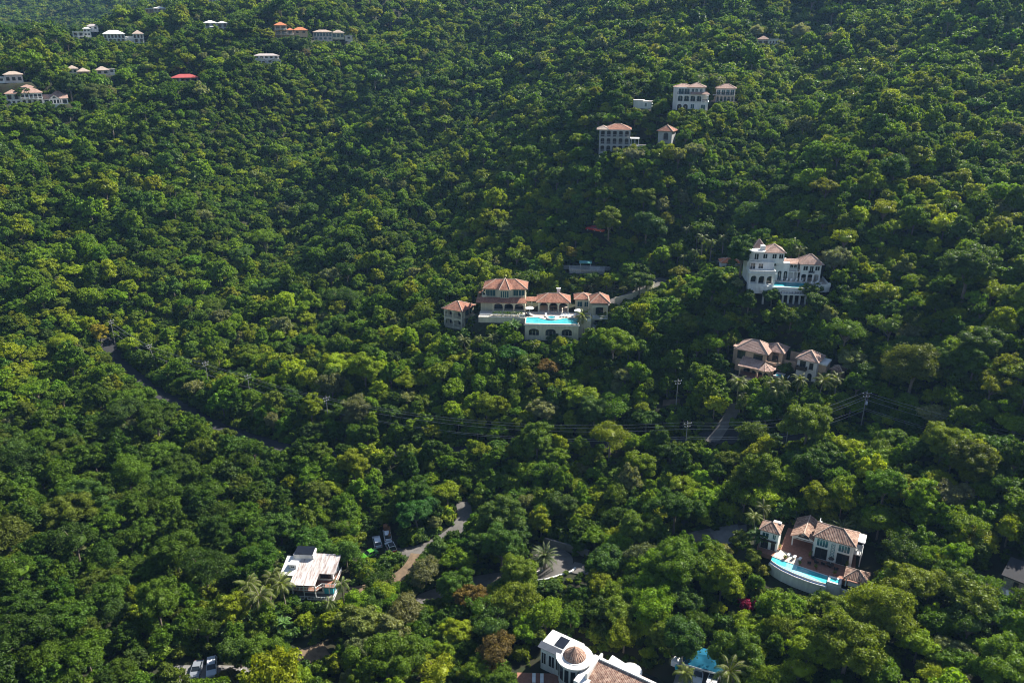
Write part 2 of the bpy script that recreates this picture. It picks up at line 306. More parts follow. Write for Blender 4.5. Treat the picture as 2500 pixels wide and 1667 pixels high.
# ------------------------------------------------------------------ building parts
def mp(side, c):
    return {'f': lambda a, o, z: (a, c - o, z), 'b': lambda a, o, z: (a, c + o, z), 'r': lambda a, o, z: (c + o, a, z), 'l': lambda a, o, z: (c - o, a, z)}[side]
def bx(mb, f, a0, a1, o0, o1, z0, z1, m=0):
    p, q = f(a0, o0, z0), f(a1, o1, z1)
    mb.box(min(p[0], q[0]), max(p[0], q[0]), min(p[1], q[1]), max(p[1], q[1]), min(p[2], q[2]), max(p[2], q[2]), m)
class B:
    def __init__(s, name, label, cat, fr, off=(0, 0, 0), yaw=0, group=None):
        s.root = thing(name, label, cat, fr.w(*off), fr.rz + R(yaw), group); s.fr = fr; s.root.scale = (fr.k,) * 3
    def part(s, name, mb, m, parent=None, smooth=False): return mb.build(name, m, parent or s.root, smooth)
    def block(s, x0, x1, y0, y1, z0, z1, m='white', name='wall'): return s.part(name, MB().box(x0, x1, y0, y1, z0, z1), m)
    def win(s, side, c, a, z, w, h, fm='trim', gm='glass', arch=0, bars=1, name='window', far=False):
        f = mp(side, c); a0, a1 = a - w / 2, a + w / 2; t = 0.1
        n = 8 if arch else 0; zs = z + h - (arch if arch else 0)
        top = [(a - w / 2 * math.cos(math.pi * k / n), zs + arch * math.sin(math.pi * k / n)) for k in range(n + 1)] if arch else [(a0, z + h), (a1, z + h)]
        poly = [(a1, z), (a0, z)] + top
        g = MB(); p0 = [f(x, 0.035, zz) for x, zz in poly]; v = Vector(f(0, -0.03, 0)) - Vector(f(0, 0.035, 0)); g.extr(p0, v)
        if far: return s.part(name, g, gm)
        mb = MB()
        if name == 'window': bx(mb, f, a0 - 0.16, a1 + 0.16, -0.02, 0.16, z - 0.13, z)
        bx(mb, f, a0 - t, a0, -0.02, 0.09, z, zs); bx(mb, f, a1, a1 + t, -0.02, 0.09, z, zs)
        if arch:
            o = Vector(f(0, -0.02, 0)) - Vector(f(0, 0.09, 0))
            for k in range(n):
                (xa, za), (xb, zb) = top[k], top[k + 1]; k1, k2 = (math.pi * k / n), (math.pi * (k + 1) / n)
                oa = (a - (w / 2 + t) * math.cos(k1), zs + (arch + t) * math.sin(k1)); ob = (a - (w / 2 + t) * math.cos(k2), zs + (arch + t) * math.sin(k2))
                mb.extr([f(xa, 0.09, za), f(xb, 0.09, zb), f(ob[0], 0.09, ob[1]), f(oa[0], 0.09, oa[1])], o)
        else: bx(mb, f, a0 - t, a1 + t, -0.02, 0.09, z + h, z + h + t)
        for k in range(bars):
            xm = a0 + w * (k + 1) / (bars + 1); bx(mb, f, xm - 0.04, xm + 0.04, -0.02, 0.07, z, zs)
        fr_ = s.part(name, mb, fm); s.part('pane', g, gm, fr_); return fr_
    def arcade(s, side, c, x0, x1, z0, z1, n, m='white', pier=0.45, spring=0.62, flat=0.8, th=0.4, name='arcade', sill=0.0):
        """a wall pierced by n arches, th thick, its outer face on the plane c"""
        f = mp(side, c); mb = MB(); bay = (x1 - x0 - pier) / n; H = z1 - z0; zs = z0 + H * spring
        def slab(pts):
            mb.extr([f(x, 0, z) for x, z in pts], Vector(f(0, -th, 0)) - Vector(f(0, 0, 0)))
        for k in range(n + 1): slab([(x0 + bay * k, z0), (x0 + bay * k + pier, z0), (x0 + bay * k + pier, z1), (x0 + bay * k, z1)])
        for k in range(n):
            a0 = x0 + bay * k + pier; a1 = x0 + bay * (k + 1); r = (a1 - a0) / 2; cx = (a0 + a1) / 2; rise = min(r * flat, z1 - zs - 0.25); K = 8
            for i in range(K):
                t0, t1 = math.pi * i / K, math.pi * (i + 1) / K
                p, q = (cx - r * math.cos(t0), zs + rise * math.sin(t0)), (cx - r * math.cos(t1), zs + rise * math.sin(t1))
                slab([p, q, (q[0], z1), (p[0], z1)])
            if sill: slab([(a0, z0), (a1, z0), (a1, z0 + sill), (a0, z0 + sill)])
        return s.part(name, mb, m)
    def hip(s, x0, x1, y0, y1, z, h, ov=0.6, m='tile', cap='cap', r=0.13, name='roof'):
        x0 -= ov; x1 += ov; y0 -= ov; y1 += ov; W, D = x1 - x0, y1 - y0
        if W >= D: a, b = (x0 + D / 2, (y0 + y1) / 2), (x1 - D / 2, (y0 + y1) / 2)
        else: a, b = ((x0 + x1) / 2, y0 + W / 2), ((x0 + x1) / 2, y1 - W / 2)
        if W < D: a, b = a, b
        A, Bp = (*a, z + h), (*b, z + h); c = [(x0, y0, z), (x1, y0, z), (x1, y1, z), (x0, y1, z)]; mb = MB()
        if W >= D: fs = [[c[0], c[1], Bp, A], [c[1], c[2], Bp], [c[2], c[3], A, Bp], [c[3], c[0], A]]; hp = [(c[0], A), (c[3], A), (c[1], Bp), (c[2], Bp)]
        else: fs = [[c[0], c[1], A], [c[1], c[2], Bp, A], [c[2], c[3], Bp], [c[3], c[0], A, Bp]]; hp = [(c[0], A), (c[1], A), (c[2], Bp), (c[3], Bp)]
        for q in fs: mb.face(q)
        lo = [(p[0], p[1], z - 0.16) for p in c]
        for i in range(4): mb.face([lo[i], lo[(i + 1) % 4], c[(i + 1) % 4], c[i]])
        mb.face(lo[::-1]); rf = s.part(name, mb, m)
        if cap:
            cp = MB()
            for p, q in hp: cp.tube([p, q], r, 5)
            if (Vector(A) - Vector(Bp)).length > 0.2: cp.tube([A, Bp], r, 5)
            s.part('ridge_cap', cp, cap, rf)
        return rf
    def gable(s, x0, x1, y0, y1, z, h, ax='x', ov=0.5, m='tile', wm='white', cap='cap'):
        if ax == 'x': ends = [[(x, y0 - ov, z - h * ov / ((y1 - y0) / 2)), (x, (y0 + y1) / 2, z + h), (x, y1 + ov, z - h * ov / ((y1 - y0) / 2))] for x in (x0 - ov, x1 + ov)]; gw = [[(x, y0, z), (x, y1, z), (x, (y0 + y1) / 2, z + h)] for x in (x0, x1 - 0.2)]; ev = (0.2, 0, 0)
        else: ends = [[(x0 - ov, y, z - h * ov / ((x1 - x0) / 2)), ((x0 + x1) / 2, y, z + h), (x1 + ov, y, z - h * ov / ((x1 - x0) / 2))] for y in (y0 - ov, y1 + ov)]; gw = [[(x0, y, z), (x1, y, z), ((x0 + x1) / 2, y, z + h)] for y in (y0, y1 - 0.2)]; ev = (0, 0.2, 0)
        mb = MB(); a, b = ends
        for i in (0, 1): mb.extr([a[i], a[i + 1], b[i + 1], b[i]], (0, 0, 0.16))
        rf = s.part('roof', mb, m)
        if cap: s.part('ridge_cap', MB().tube([(*a[1][:2], a[1][2] + 0.14), (*b[1][:2], b[1][2] + 0.14)], 0.14, 5), cap, rf)
        g = MB()
        for t in gw: g.extr(t, ev)
        s.part('gable_wall', g, wm); return rf
    def rail(s, pts, z, h=1.0, m='trim', step=0.45, name='railing', th=0.05):
        mb = MB(); P = [Vector((x, y, z)) for x, y in pts]
        for a, b in zip(P[:-1], P[1:]):
            mb.tube([a + Vector((0, 0, h)), b + Vector((0, 0, h))], th * 1.5, 4); mb.tube([a + Vector((0, 0, 0.12)), b + Vector((0, 0, 0.12))], th, 4)
            n = max(2, int((b - a).length / step))
            for k in range(n + 1):
                q = a.lerp(b, k / n); mb.tube([q, q + Vector((0, 0, h))], th * (1.6 if k % 5 == 0 else 0.8), 4)
        return s.part(name, mb, m)
    def parapet(s, pts, z, h=0.9, th=0.22, m='white', name='parapet'):
        mb = MB()
        for (xa, ya), (xb, yb) in zip(pts[:-1], pts[1:]):
            d = Vector((xb - xa, yb - ya, 0)).normalized(); n = Vector((-d.y, d.x, 0)) * th / 2; e = d * th * 0.45
            mb.extr([(xa - n.x - e.x, ya - n.y - e.y, z), (xb - n.x + e.x, yb - n.y + e.y, z), (xb + n.x + e.x, yb + n.y + e.y, z), (xa + n.x - e.x, ya + n.y - e.y, z)], (0, 0, h))
        return s.part(name, mb, m)
    def col(s, x, y, z0, z1, r=0.2, m='white', name='column'):
        mb = MB().lathe((x, y, 0), [(0, z0), (r * 1.5, z0), (r * 1.5, z0 + 0.2), (r, z0 + 0.25), (r * 0.88, z1 - 0.3), (r * 1.4, z1 - 0.15), (r * 1.4, z1), (0, z1)], 10)
        return s.part(name, mb, m)
    def floors(s, x0, x1, y0, y1, z0, fl, m='white', fm='trim', gm='glass', fh=3.0, deep=2.0, far=False, rs=1, base=1.5, rm='trim'):
        """a storeyed block; each floor is (kind, bays): w windows, d glass doors, b doors behind a balcony rail, a arcaded loggia"""
        mb = MB().box(x0, x1, y0, y1, z0 - base, z0); z = z0
        for kd, n in fl:
            if kd == 'a':
                mb.box(x0 + 0.06, x1 - 0.06, y0 + deep, y1 - 0.06, z, z + fh); mb.box(x0 - 0.06, x1 + 0.06, y0 - 0.06, y1 + 0.02, z + fh - 0.14, z + fh + 0.1)
            else: mb.box(x0, x1, y0, y1, z, z + fh)
            z += fh
        s.part('wall', mb, m); z = z0
        for kd, n in fl:
            if n:
                bay = (x1 - x0 - 0.3) / n
                if kd == 'a':
                    s.arcade('f', y0, x0, x1, z + 0.1, z + fh - 0.14, n, m, pier=min(0.45, bay * 0.22)); s.arcade('r', x1, y0 + 0.42, y0 + deep, z + 0.1, z + fh - 0.14, 1, m, pier=0.3); s.arcade('l', x0, y0 + 0.42, y0 + deep, z + 0.1, z + fh - 0.14, 1, m, pier=0.3)
                    for k in range(n): s.win('f', y0 + deep, x0 + 0.15 + bay * (k + 0.5), z + 0.12, bay * 0.5, fh * 0.72, fm, gm, far=far, name='door')
                    if not far: s.rail([(x0 + 0.3, y0 + 0.2), (x1 - 0.3, y0 + 0.2)], z + 0.12, 0.9, rm)
                else:
                    for k in range(n):
                        xa = x0 + 0.15 + bay * (k + 0.5)
                        if kd == 'w': s.win('f', y0, xa, z + 1.0, min(bay * 0.58, 1.8), fh * 0.45, fm, gm, far=far)
                        else: s.win('f', y0, xa, z + 0.15, min(bay * 0.72, 2.6), fh * 0.74, fm, gm, far=far, name='door')
                    if kd == 'b':
                        s.part('balcony', MB().box(x0 + 0.1, x1 - 0.1, y0 - 1.3, y0 + 0.02, z - 0.1, z + 0.1), m)
                        s.rail([(x0 + 0.15, y0), (x0 + 0.15, y0 - 1.25), (x1 - 0.15, y0 - 1.25), (x1 - 0.15, y0)], z + 0.1, 0.95, rm, 0.6)
                if rs and kd != 'a': s.win('r', x1, (y0 + y1) / 2, z + 0.9, 1.3, fh * 0.48, fm, gm, far=far)
            z += fh
        return z
    def water(s, name, poly, z, m, parent=None): mb = MB(); mb.face([(x, y, z) for x, y in poly]); return s.part(name, mb, m, parent)

# furniture
def lounger(fr, x, y, z, rot, label, group, cush='cushion'):
    b = B('sun_lounger', label, 'sun lounger', fr, (x, y, z), rot, group)
    mb = MB().box(-0.33, 0.33, -0.95, 0.35, 0.26, 0.32)
    for sx in (-0.3, 0.26):
        for sy in (-0.9, 0.3): mb.box(sx, sx + 0.05, sy, sy + 0.05, 0, 0.26)
    b.part('frame', mb, 'trim' if cush == 'cushion' else 'black')
    b.part('cushion', MB().box(-0.32, 0.32, -0.93, 0.32, 0.325, 0.42), cush)
    b.part('backrest', MB().extr([(-0.32, 0.34, 0.33), (0.32, 0.34, 0.33), (0.32, 0.9, 0.8), (-0.32, 0.9, 0.8)], (0, -0.07, 0.09)), cush if cush == 'cushion' else 'darkcush')
def umbrella(fr, x, y, z, label, r=1.5, m='cushion', group='patio umbrellas'):
    b = B('patio_umbrella', label, 'umbrella', fr, (x, y, z), 0, group)
    b.part('pole', MB().tube([(0, 0, 0), (0, 0, 2.6)], 0.035, 6), 'trim'); b.part('base', MB().lathe((0, 0, 0), [(0, 0), (0.3, 0), (0.3, 0.08), (0, 0.09)], 10), 'concrete')
    b.part('canopy', MB().lathe((0, 0, 2.1), [(r, 0), (r * 0.99, 0.04), (r * 0.5, 0.36), (0, 0.55)], 8), m)
def chair(fr, x, y, z, rot, label, group, m='darkcush'):
    b = B('patio_chair', label, 'chair', fr, (x, y, z), rot, group)
    b.part('seat', MB().box(-0.36, 0.36, -0.36, 0.36, 0.28, 0.45), m); b.part('backrest', MB().extr([(-0.36, 0.3, 0.45), (0.36, 0.3, 0.45), (0.36, 0.44, 0.95), (-0.36, 0.44, 0.95)], (0, 0.08, 0)), m)
    for sx in (-1, 1):
        b.part('armrest', MB().box(sx * 0.36 - 0.05, sx * 0.36 + 0.05, -0.36, 0.34, 0.3, 0.64), m)
        for sy in (-0.32, 0.28): b.part('leg', MB().box(sx * 0.31 - 0.03, sx * 0.31 + 0.03, sy - 0.03, sy + 0.03, 0, 0.28), 'black')
def table(fr, x, y, z, label, r=0.6, m='dark'):
    b = B('patio_table', label, 'table', fr, (x, y, z)); b.part('tabletop', MB().lathe((0, 0, 0.7), [(0, 0), (r, 0), (r, 0.05), (0, 0.05)], 14), m)
    b.part('pedestal', MB().lathe((0, 0, 0), [(0.3, 0), (0.3, 0.05), (0.06, 0.1), (0.06, 0.7)], 8), m)
def pot_plant(fr, x, y, z, label, col=(0.09, 0.14, 0.02), h=1.0, group='potted plants on the terraces'):
    b = B('potted_plant', label, 'plant', fr, (x, y, z), 0, group)
    b.part('pot', MB().lathe((0, 0, 0), [(0, 0), (0.2, 0), (0.3, 0.45), (0.33, 0.5), (0.27, 0.5), (0.25, 0.42), (0, 0.42)], 10), 'clay')
    rn = random.Random(int(x * 97 + y * 31)); mb = MB()
    for k in range(70):
        a, t = rn.uniform(0, 6.28), rn.random() ** 0.6; c = Vector((math.cos(a) * 0.42 * t, math.sin(a) * 0.42 * t, 0.45 + rn.random() * h * (1.1 - 0.6 * t)))
        d = Vector((rn.gauss(0, 1), rn.gauss(0, 1), rn.gauss(0, 0.6))).normalized(); e = d.cross(Vector((rn.gauss(0, 1), rn.gauss(0, 1), 1))).normalized()
        mb.face([c - d * 0.18, c + e * 0.07, c + d * 0.18, c - e * 0.07])
    o = b.part('foliage', mb, 'leaf'); o['leaf_color'] = col

# ================================================================== A: terracotta villa with the long pool, mid slope
fA = Fr(1348.5, 829.6); fA.pad(-9, 12.5, 6.5, 11, 4.9, 3); fA.pad(-24.5, 18, 10, 23, 5.3, 5); fA.pad(-10, 12, -1.5, 6, -0.2, 3); fA.pad(-24, -9, 4.5, 10, 3.6, 3)
for q in ((1080, 740, 1175, 806), (1128, 680, 1495, 760), (1175, 755, 1290, 792), (1285, 770, 1410, 822), (1400, 715, 1480, 795), (1140, 676, 1300, 745)): fA.clear(*q)
t = B('pool_terrace', 'cream walled pool terrace with three arched windows below the turquoise pool', 'terrace', fA)
t.block(-8.8, 8.2, 0, 6.0, -2.5, 5.15, 'cream')
t.part('deck', MB().box(-8.9, 12.3, 6.0, 11.2, 4.4, 5.5).box(-24, -9.0, 5.2, 11.3, 3.2, 5.48), 'paving')
t.block(8.25, 12.2, 3.0, 6.0, -1.5, 5.46, 'cream', 'side_wall'); t.block(-23.5, -8.85, 5.0, 5.3, -1.0, 5.44, 'cream', 'retaining_wall')
for k, x in enumerate((-5.9, -0.6, 4.5)): t.win('f', 0, x, 1.5, 3.2, 2.2, 'cream', 'glass', 0.8, 2)
t.part('cornice', MB().box(-9.1, 8.5, -0.28, 0.02, 4.75, 5.1), 'white')
t.rail([(-23.4, 5.15), (-9.2, 5.15)], 5.44, 1.0, 'trim', 0.5); t.parapet([(8.4, 3.1), (12.1, 3.1), (12.1, 11)], 5.46, 0.9, 0.2, 'white')
p = B('swimming_pool', 'long turquoise pool with a round spa on the terracotta villa terrace', 'pool', fA)
back = [(x, 5.7 - 2.2 * max(0, 1 - ((x + 0.4) / 4.2) ** 2)) for x in np.linspace(-8.5, 8.0, 23)]
p.water('water', [(-8.5, 0.3), (8.0, 0.3)] + back[::-1], 5.34, 'water')
mb = MB().box(-8.8, 8.2, -0.3, 0.3, 5.152, 5.38).box(-8.8, -8.5, 0.3, 6.0, 5.152, 5.5).box(8.0, 8.2, 0.3, 6.0, 5.152, 5.5)
for a, b_ in zip(back[:-1], back[1:]): mb.prism([a, b_, (b_[0], 6.0), (a[0], 6.0)], 5.152, 5.49)
p.part('coping', mb, 'paving')
sp = p.part('spa', MB().lathe((-0.4, 5.1, 5.4), [(1.6, -0.2), (1.6, 0.5), (1.25, 0.5), (1.25, 0.3)], 22), 'white'); p.part('spa_water', MB().lathe((-0.4, 5.1, 5.76), [(1.25, 0), (0, 0)], 22), 'deepwater', sp)
t = B('pool_pavilion', 'open terracotta roofed pavilion with three arches behind the long pool', 'pavilion', fA)
t.part('floor', MB().box(-5, 5.3, 11.2, 18.2, 4.0, 5.62), 'paving'); t.block(-4.9, 5.2, 17.6, 18.0, 5.62, 8.9, 'cream')
t.arcade('f', 11.3, -4.9, 5.2, 5.62, 8.9, 3, 'cream', 0.5); t.arcade('l', -4.9, 11.72, 17.6, 5.62, 8.9, 2, 'cream', 0.4); t.arcade('r', 5.2, 11.72, 17.6, 5.62, 8.9, 2, 'cream', 0.4)
for x in (-3.1, 0.1, 3.4): t.win('f', 17.6, x, 5.7, 2.2, 2.3, 'dark', name='door')
t.hip(-4.9, 5.2, 11.3, 18, 8.92, 2.1)
t.part('chimney', MB().box(1.2, 2.3, 16.2, 17.0, 9.4, 11.9).box(1.05, 2.45, 16.05, 17.15, 11.9, 12.1), 'white')
b2 = MB(); b2.extr([(-9.0, 12.6, 8.55), (-5.1, 12.6, 8.55), (-5.1, 15.4, 9.2), (-9.0, 15.4, 9.2)], (0, 0, 0.16)); t.part('breezeway_roof', b2, 'tile')
for x in (-8.7, -7.0): t.col(x, 12.9, 5.48, 8.5, 0.16, 'cream')
t = B('main_villa', 'large two storey villa with terracotta roof and bowed upper windows', 'villa', fA)
t.block(-24, -9.2, 13.3, 21.5, 4, 8.85, 'cream'); t.part('floor', MB().box(-20, -9.2, 11.3, 13.3, 4, 5.6), 'paving')
t.arcade('f', 11.4, -20, -9.2, 5.6, 8.5, 3, 'cream', 0.45, 0.5, 0.7); t.arcade('r', -9.2, 11.8, 13.3, 5.6, 8.5, 1, 'cream', 0.25)
for x in (-18, -14.6, -11.2): t.win('f', 13.3, x, 5.65, 2.6, 2.3, 'dark', name='door')
sk = MB(); sk.extr([(-25.4, 10.6, 8.45), (-8.6, 10.6, 8.45), (-9.2, 13.2, 9.5), (-23.6, 13.2, 9.5)], (0, 0, 0.16)); sk.extr([(-25.4, 10.6, 8.45), (-23.6, 13.2, 9.5), (-23.6, 22, 9.5), (-25.4, 22, 8.45)], (0, 0, 0.16)); t.part('skirt_roof', sk, 'tile')
t.block(-22.6, -9.2, 14.2, 21.3, 8.85, 12.4, 'cream')
t.part('bay', MB().prism([(-18.6, 14.2), (-17.4, 12.9), (-14.6, 12.9), (-13.4, 14.2)], 9.0, 12.38), 'cream')
for x, wd in ((-21.6, 1.2), (-20.0, 1.7), (-12.3, 1.7), (-10.5, 1.9)): t.win('f', 14.2, x, 9.75, wd, 2.1, 'cream', 'tealglass')
for x in (-17.0, -16.3, -15.6, -14.9): t.win('f', 12.9, x - 0.05, 9.7, 0.5, 2.1, 'cream', 'tealglass', bars=0)
t.win('r', -9.2, 17.5, 9.8, 1.6, 1.9, 'cream', 'tealglass')
t.hip(-22.6, -9.2, 14.2, 21.3, 12.42, 2.2, 0.7)
mb = MB(); A_ = (-16, 16.9, 15.3); e_ = [(-19.4, 14.4, 12.44), (-17.8, 12.3, 12.44), (-14.2, 12.3, 12.44), (-12.6, 14.4, 12.44)]
for a, b_ in zip(e_[:-1], e_[1:]): mb.face([a, b_, A_])
mb.face([e_[0], A_, (-16, 21, 13.2)]); mb.face([e_[3], (-16, 21, 13.2), A_]); rf = t.part('bay_roof', mb, 'tile'); cp = MB()
for q in e_[1:3]: cp.tube([q, A_], 0.13, 5)
t.part('ridge_cap', cp, 'cap', rf)
t.parapet([(-23.5, 20), (-23.5, 13.6), (-22.0, 13.6)], 9.3, 0.9, 0.2, 'cream', 'balcony_wall'); t.rail([(-14, 13.5), (-9.4, 13.5)], 9.3, 0.8, 'cream', 0.5)
fL = Fr(1129, 808, -32, 0.9); fL.pad(-7.6, 0.6, -0.6, 8, -0.6, 3); fL.clear(1082, 740, 1165, 803)
t = B('guest_pavilion', 'cream two storey guest house with arched loggias and a hip roof, left of main villa', 'house', fL)
z = t.floors(-7.2, 0, 0, 7.6, 0, [('a', 2), ('a', 2)], 'cream', 'cream', fh=3.0, rs=0, rm='cream')
for z_ in (0.9, 3.9):
    for y in (3.2, 5.9): t.win('r', -0.06, y, z_, 1.7, 1.5, 'dark', 'tealglass', bars=2)
t.hip(-7.2, 0, 0, 7.6, z + 0.12, 1.9)
t.part('bridge_wall', MB().box(0.02, 3.5, 5.8, 6.4, -0.5, 3.4), 'cream')
t = B('guest_house', 'cream guest house with balcony loggias right of the long pool', 'house', fA, (0, 0, 0))
t.block(11.5, 17.6, 8.2, 13, -1, 10.6, 'cream'); t.block(12.4, 17.4, 5.7, 8.2, -1, 2.2, 'cream', 'foundation')
t.part('balcony', MB().box(12.4, 17.6, 5.6, 8.2, 2.2, 2.5), 'white'); t.part('balcony', MB().box(12.4, 17.6, 5.6, 8.2, 5.3, 5.55), 'white')
t.arcade('f', 5.75, 12.4, 17.6, 2.5, 5.3, 1, 'cream', 0.4, 0.6, 0.35); t.arcade('f', 5.75, 12.4, 17.6, 5.55, 9.9, 1, 'cream', 0.4, 0.7, 0.3); t.arcade('r', 17.6, 6.2, 8.2, 5.55, 9.9, 1, 'cream', 0.3)
t.rail([(12.6, 5.65), (17.4, 5.65)], 5.55, 0.9, 'white', 0.4); t.rail([(12.6, 5.65), (17.4, 5.65)], 2.5, 0.9, 'white', 0.4)
t.win('f', 8.2, 15, 6.0, 2.2, 2.4, 'dark', name='door'); t.win('f', 8.2, 15, 2.6, 2.6, 2.1, 'dark', name='door')
t.hip(12.3, 17.7, 6.4, 13, 10.62, 2.2, 0.6); t.block(7.4, 12.2, 13.2, 18, 5, 9.5, 'cream'); t.win('f', 13.2, 8.8, 6.9, 1.5, 1.7, 'cream', 'tealglass'); t.win('f', 13.2, 11.0, 6.9, 1.3, 1.7, 'cream', 'tealglass')
t.hip(7.4, 12.2, 13.2, 18, 9.52, 1.5, 0.6)
umbrella(fA, -7.6, 8.6, 5.5, 'white umbrella left of the spa beside dark loungers'); umbrella(fA, 8.2, 6.9, 5.5, 'white umbrella at the right end of the long pool')
for k, (x, y, a, c, lb) in enumerate([(-8.2, 7.0, 70, 'darkcush', 'dark lounger under the left umbrella by the long pool'), (-7.0, 7.3, 60, 'cushion', 'white lounger beside the dark one left of the spa'), (-2.2, 7.0, 5, 'cushion', 'single white lounger just left of the round spa'),
        (2.8, 6.9, -25, 'cushion', 'white lounger nearest the spa on its right side'), (3.8, 7.0, -25, 'cushion', 'white lounger second from the spa on its right'), (4.8, 7.1, -25, 'cushion', 'white lounger before the pavilion right arch'), (6.6, 6.9, -40, 'cushion', 'white lounger closest to the right umbrella')]):
    lounger(fA, x, y, 5.5, a, lb, 'sun loungers at the long pool', c)
for x, y, a, lb in ((-1.2, 13.6, 180, 'dark armchair under the middle arch, left one'), (0.8, 13.6, 180, 'dark armchair under the middle arch, right one')): chair(fA, x, y, 5.62, a, lb, 'armchairs in the pool pavilion')
table(fA, -0.2, 13.0, 5.62, 'low dark table between armchairs in the open pavilion')
# stone look-out with the teal shelter above the villa
fS = Fr(1432, 668); fS.pad(-6.5, 6.5, 0, 6, -0.1, 4); fS.clear(1385, 640, 1510, 672)
t = B('stone_terrace', 'grey rubble stone look-out terrace among date palms above the villa', 'terrace', fS)
t.block(-6, 6.2, 0, 5, -2.2, 0.9, 'stone'); t.parapet([(-6, 4.8), (-6, 0.2), (-1.5, 0.2), (-1.5, -0.4), (6.1, -0.4), (6.1, 4.8)], 0.9, 0.6, 0.35, 'stone'); t.part('bench', MB().box(1.5, 4.8, 2.6, 3.4, 0.9, 1.5), 'grey')
t.part('back_wall', MB().box(-10, 13, 5.2, 5.6, -1, 1.3), 'stone')
t = B('shelter', 'small open shelter with teal roof on the stone terrace', 'shelter', fS, (-0.5, 2.2, 0.9))
for x, y in ((-1.8, -1), (1.8, -1), (-1.8, 1), (1.8, 1)): t.part('post', MB().box(x - 0.09, x + 0.09, y - 0.09, y + 0.09, 0, 2.5), 'grey')
t.part('roof', MB().box(-2.2, 2.2, -1.5, 1.5, 2.5, 2.72).box(-2.0, 2.0, -1.2, 1.2, 2.72, 2.8), 'tealroof')

# ================================================================== B: white mansion on the right
fB = Fr(1909, 748, 13, 0, 0.82); zB = 7.2
fB.pad(-13, 16, 0.5, 16, zB - 0.6, 5); fB.pad(-9, 13, -2.5, 1, 0.2, 3)
for q in ((1818, 595, 1900, 690), (1822, 640, 1990, 712), (1895, 680, 1985, 738), (1930, 610, 2010, 690), (1985, 685, 2022, 708)): fB.clear(*q)
D_ = zB
t = B('mansion_terrace', 'white pool terrace on tall columns below the white mansion', 'terrace', fB)
t.part('deck', MB().prism([(-8.2, 0.6), (-6, 0), (9.6, 0), (16, 2.2), (16, 13), (-8.2, 13)], D_ - 1.9, D_ - 0.2).prism([(-6, 0.02), (-3.8, 0.02), (-3.8, 6.7), (-6, 6.7)], D_ - 0.2, D_).prism([(-8.2, 6.7), (16, 6.7), (16, 13), (-8.2, 13)], D_ - 0.2, D_).prism([(8.7, 0.6), (9.6, 0.02), (16, 2.2), (16, 6.7), (8.7, 6.7)], D_ - 0.2, D_), 'white')
t.part('paving', MB().prism([(-5.8, 6.75), (15.6, 6.75), (15.6, 12.6), (-5.8, 12.6)], D_, D_ + 0.015).prism([(9.0, 1.0), (9.7, 0.4), (15.6, 2.5), (15.6, 6.75), (9.0, 6.75)], D_, D_ + 0.015), 'paving')
t.part('ledge', MB().box(-1.2, 10.2, -1.5, 0.1, D_ - 2.5, D_ - 2.1), 'white'); t.rail([(-1.1, -1.4), (10.1, -1.4)], D_ - 2.1, 1.0, 'black', 0.9)
t.part('floor', MB().box(-1.0, 9.0, -1.2, 6, 0.2, 1.0), 'concrete'); t.block(-7.4, 12, 4.5, 12, -2, D_ - 1.9, 'white'); t.block(-3.6, 3, -0.8, 4.5, -3.2, 0.2, 'grey', 'foundation')
for x in (-6.6, 0.0, 1.9, 3.8, 5.8, 7.8): t.part('column', MB().box(x - 0.3, x + 0.3, 0.2 if x > -6 else 0.8, 0.8 if x > -6 else 1.5, 1.0 if x > -6 else -1.5, D_ - 1.9), 'white')
for x in (1, 3, 5, 7): t.win('f', 4.5, x, 1.05, 1.3, 2.4, 'trim', name='door')
t.parapet([(9.7, 0.35), (15.7, 2.4), (15.8, 12.5)], D_ + 0.016, 0.85, 0.22, 'white'); t.part('pillar', MB().box(15.2, 16.1, 1.9, 2.9, D_, D_ + 1.3), 'white')
p = B('swimming_pool', 'rectangular teal infinity pool on the white mansion terrace', 'pool', fB)
p.water('water', [(-3.8, 0.3), (8.7, 0.3), (8.7, 6.3), (-0.8, 6.3), (-1.6, 6.7), (-3.8, 6.7)], D_ - 0.12, 'deepwater'); p.part('coping', MB().box(-3.8, 8.7, -0.06, 0.3, D_ - 0.19, D_ - 0.08).box(-0.8, 8.7, 6.3, 6.68, D_ - 0.195, D_ + 0.03), 'white')
p.water('shallow_step', [(-3.7, 0.4), (2.6, 0.4), (1.4, 1.7), (-3.7, 2.0)], D_ - 0.10, 'pale')
t = B('white_mansion', 'tall white mansion with stacked arches and faded tile hip roofs', 'villa', fB)
t.part('wall', MB().box(-12.2, -3.4, 3.6, 9.5, D_ - 0.2, D_ + 4.4).box(-12.2, 2.8, 8.2, 15.5, D_ - 3, D_ + 6.6).box(-12.4, -3.3, 0.9, 3.6, D_ - 3, D_ - 0.05).box(-12.6, -3.1, 0.7, 8.2, D_ + 4.2, D_ + 4.55), 'white')
t.arcade('f', 1.0, -12.2, -3.4, D_, D_ + 4.2, 3, 'white', 0.5, 0.58, 0.9, sill=0.5); t.arcade('r', -3.4, 1.42, 3.6, D_, D_ + 4.2, 1, 'white', 0.4)
t.parapet([(-12.3, 7), (-12.3, 0.95), (-3.4, 0.95), (-3.4, 6)], D_ + 4.56, 0.85, 0.2, 'white', 'balcony_wall'); t.win('f', 3.6, -10.4, D_ + 0.7, 1.6, 2.4, 'dark'); t.win('f', 3.6, -7.6, D_ + 0.1, 1.7, 3.0, 'dark', name='door'); t.win('f', 3.6, -5.0, D_ + 0.1, 1.7, 3.0, 'dark', name='door')
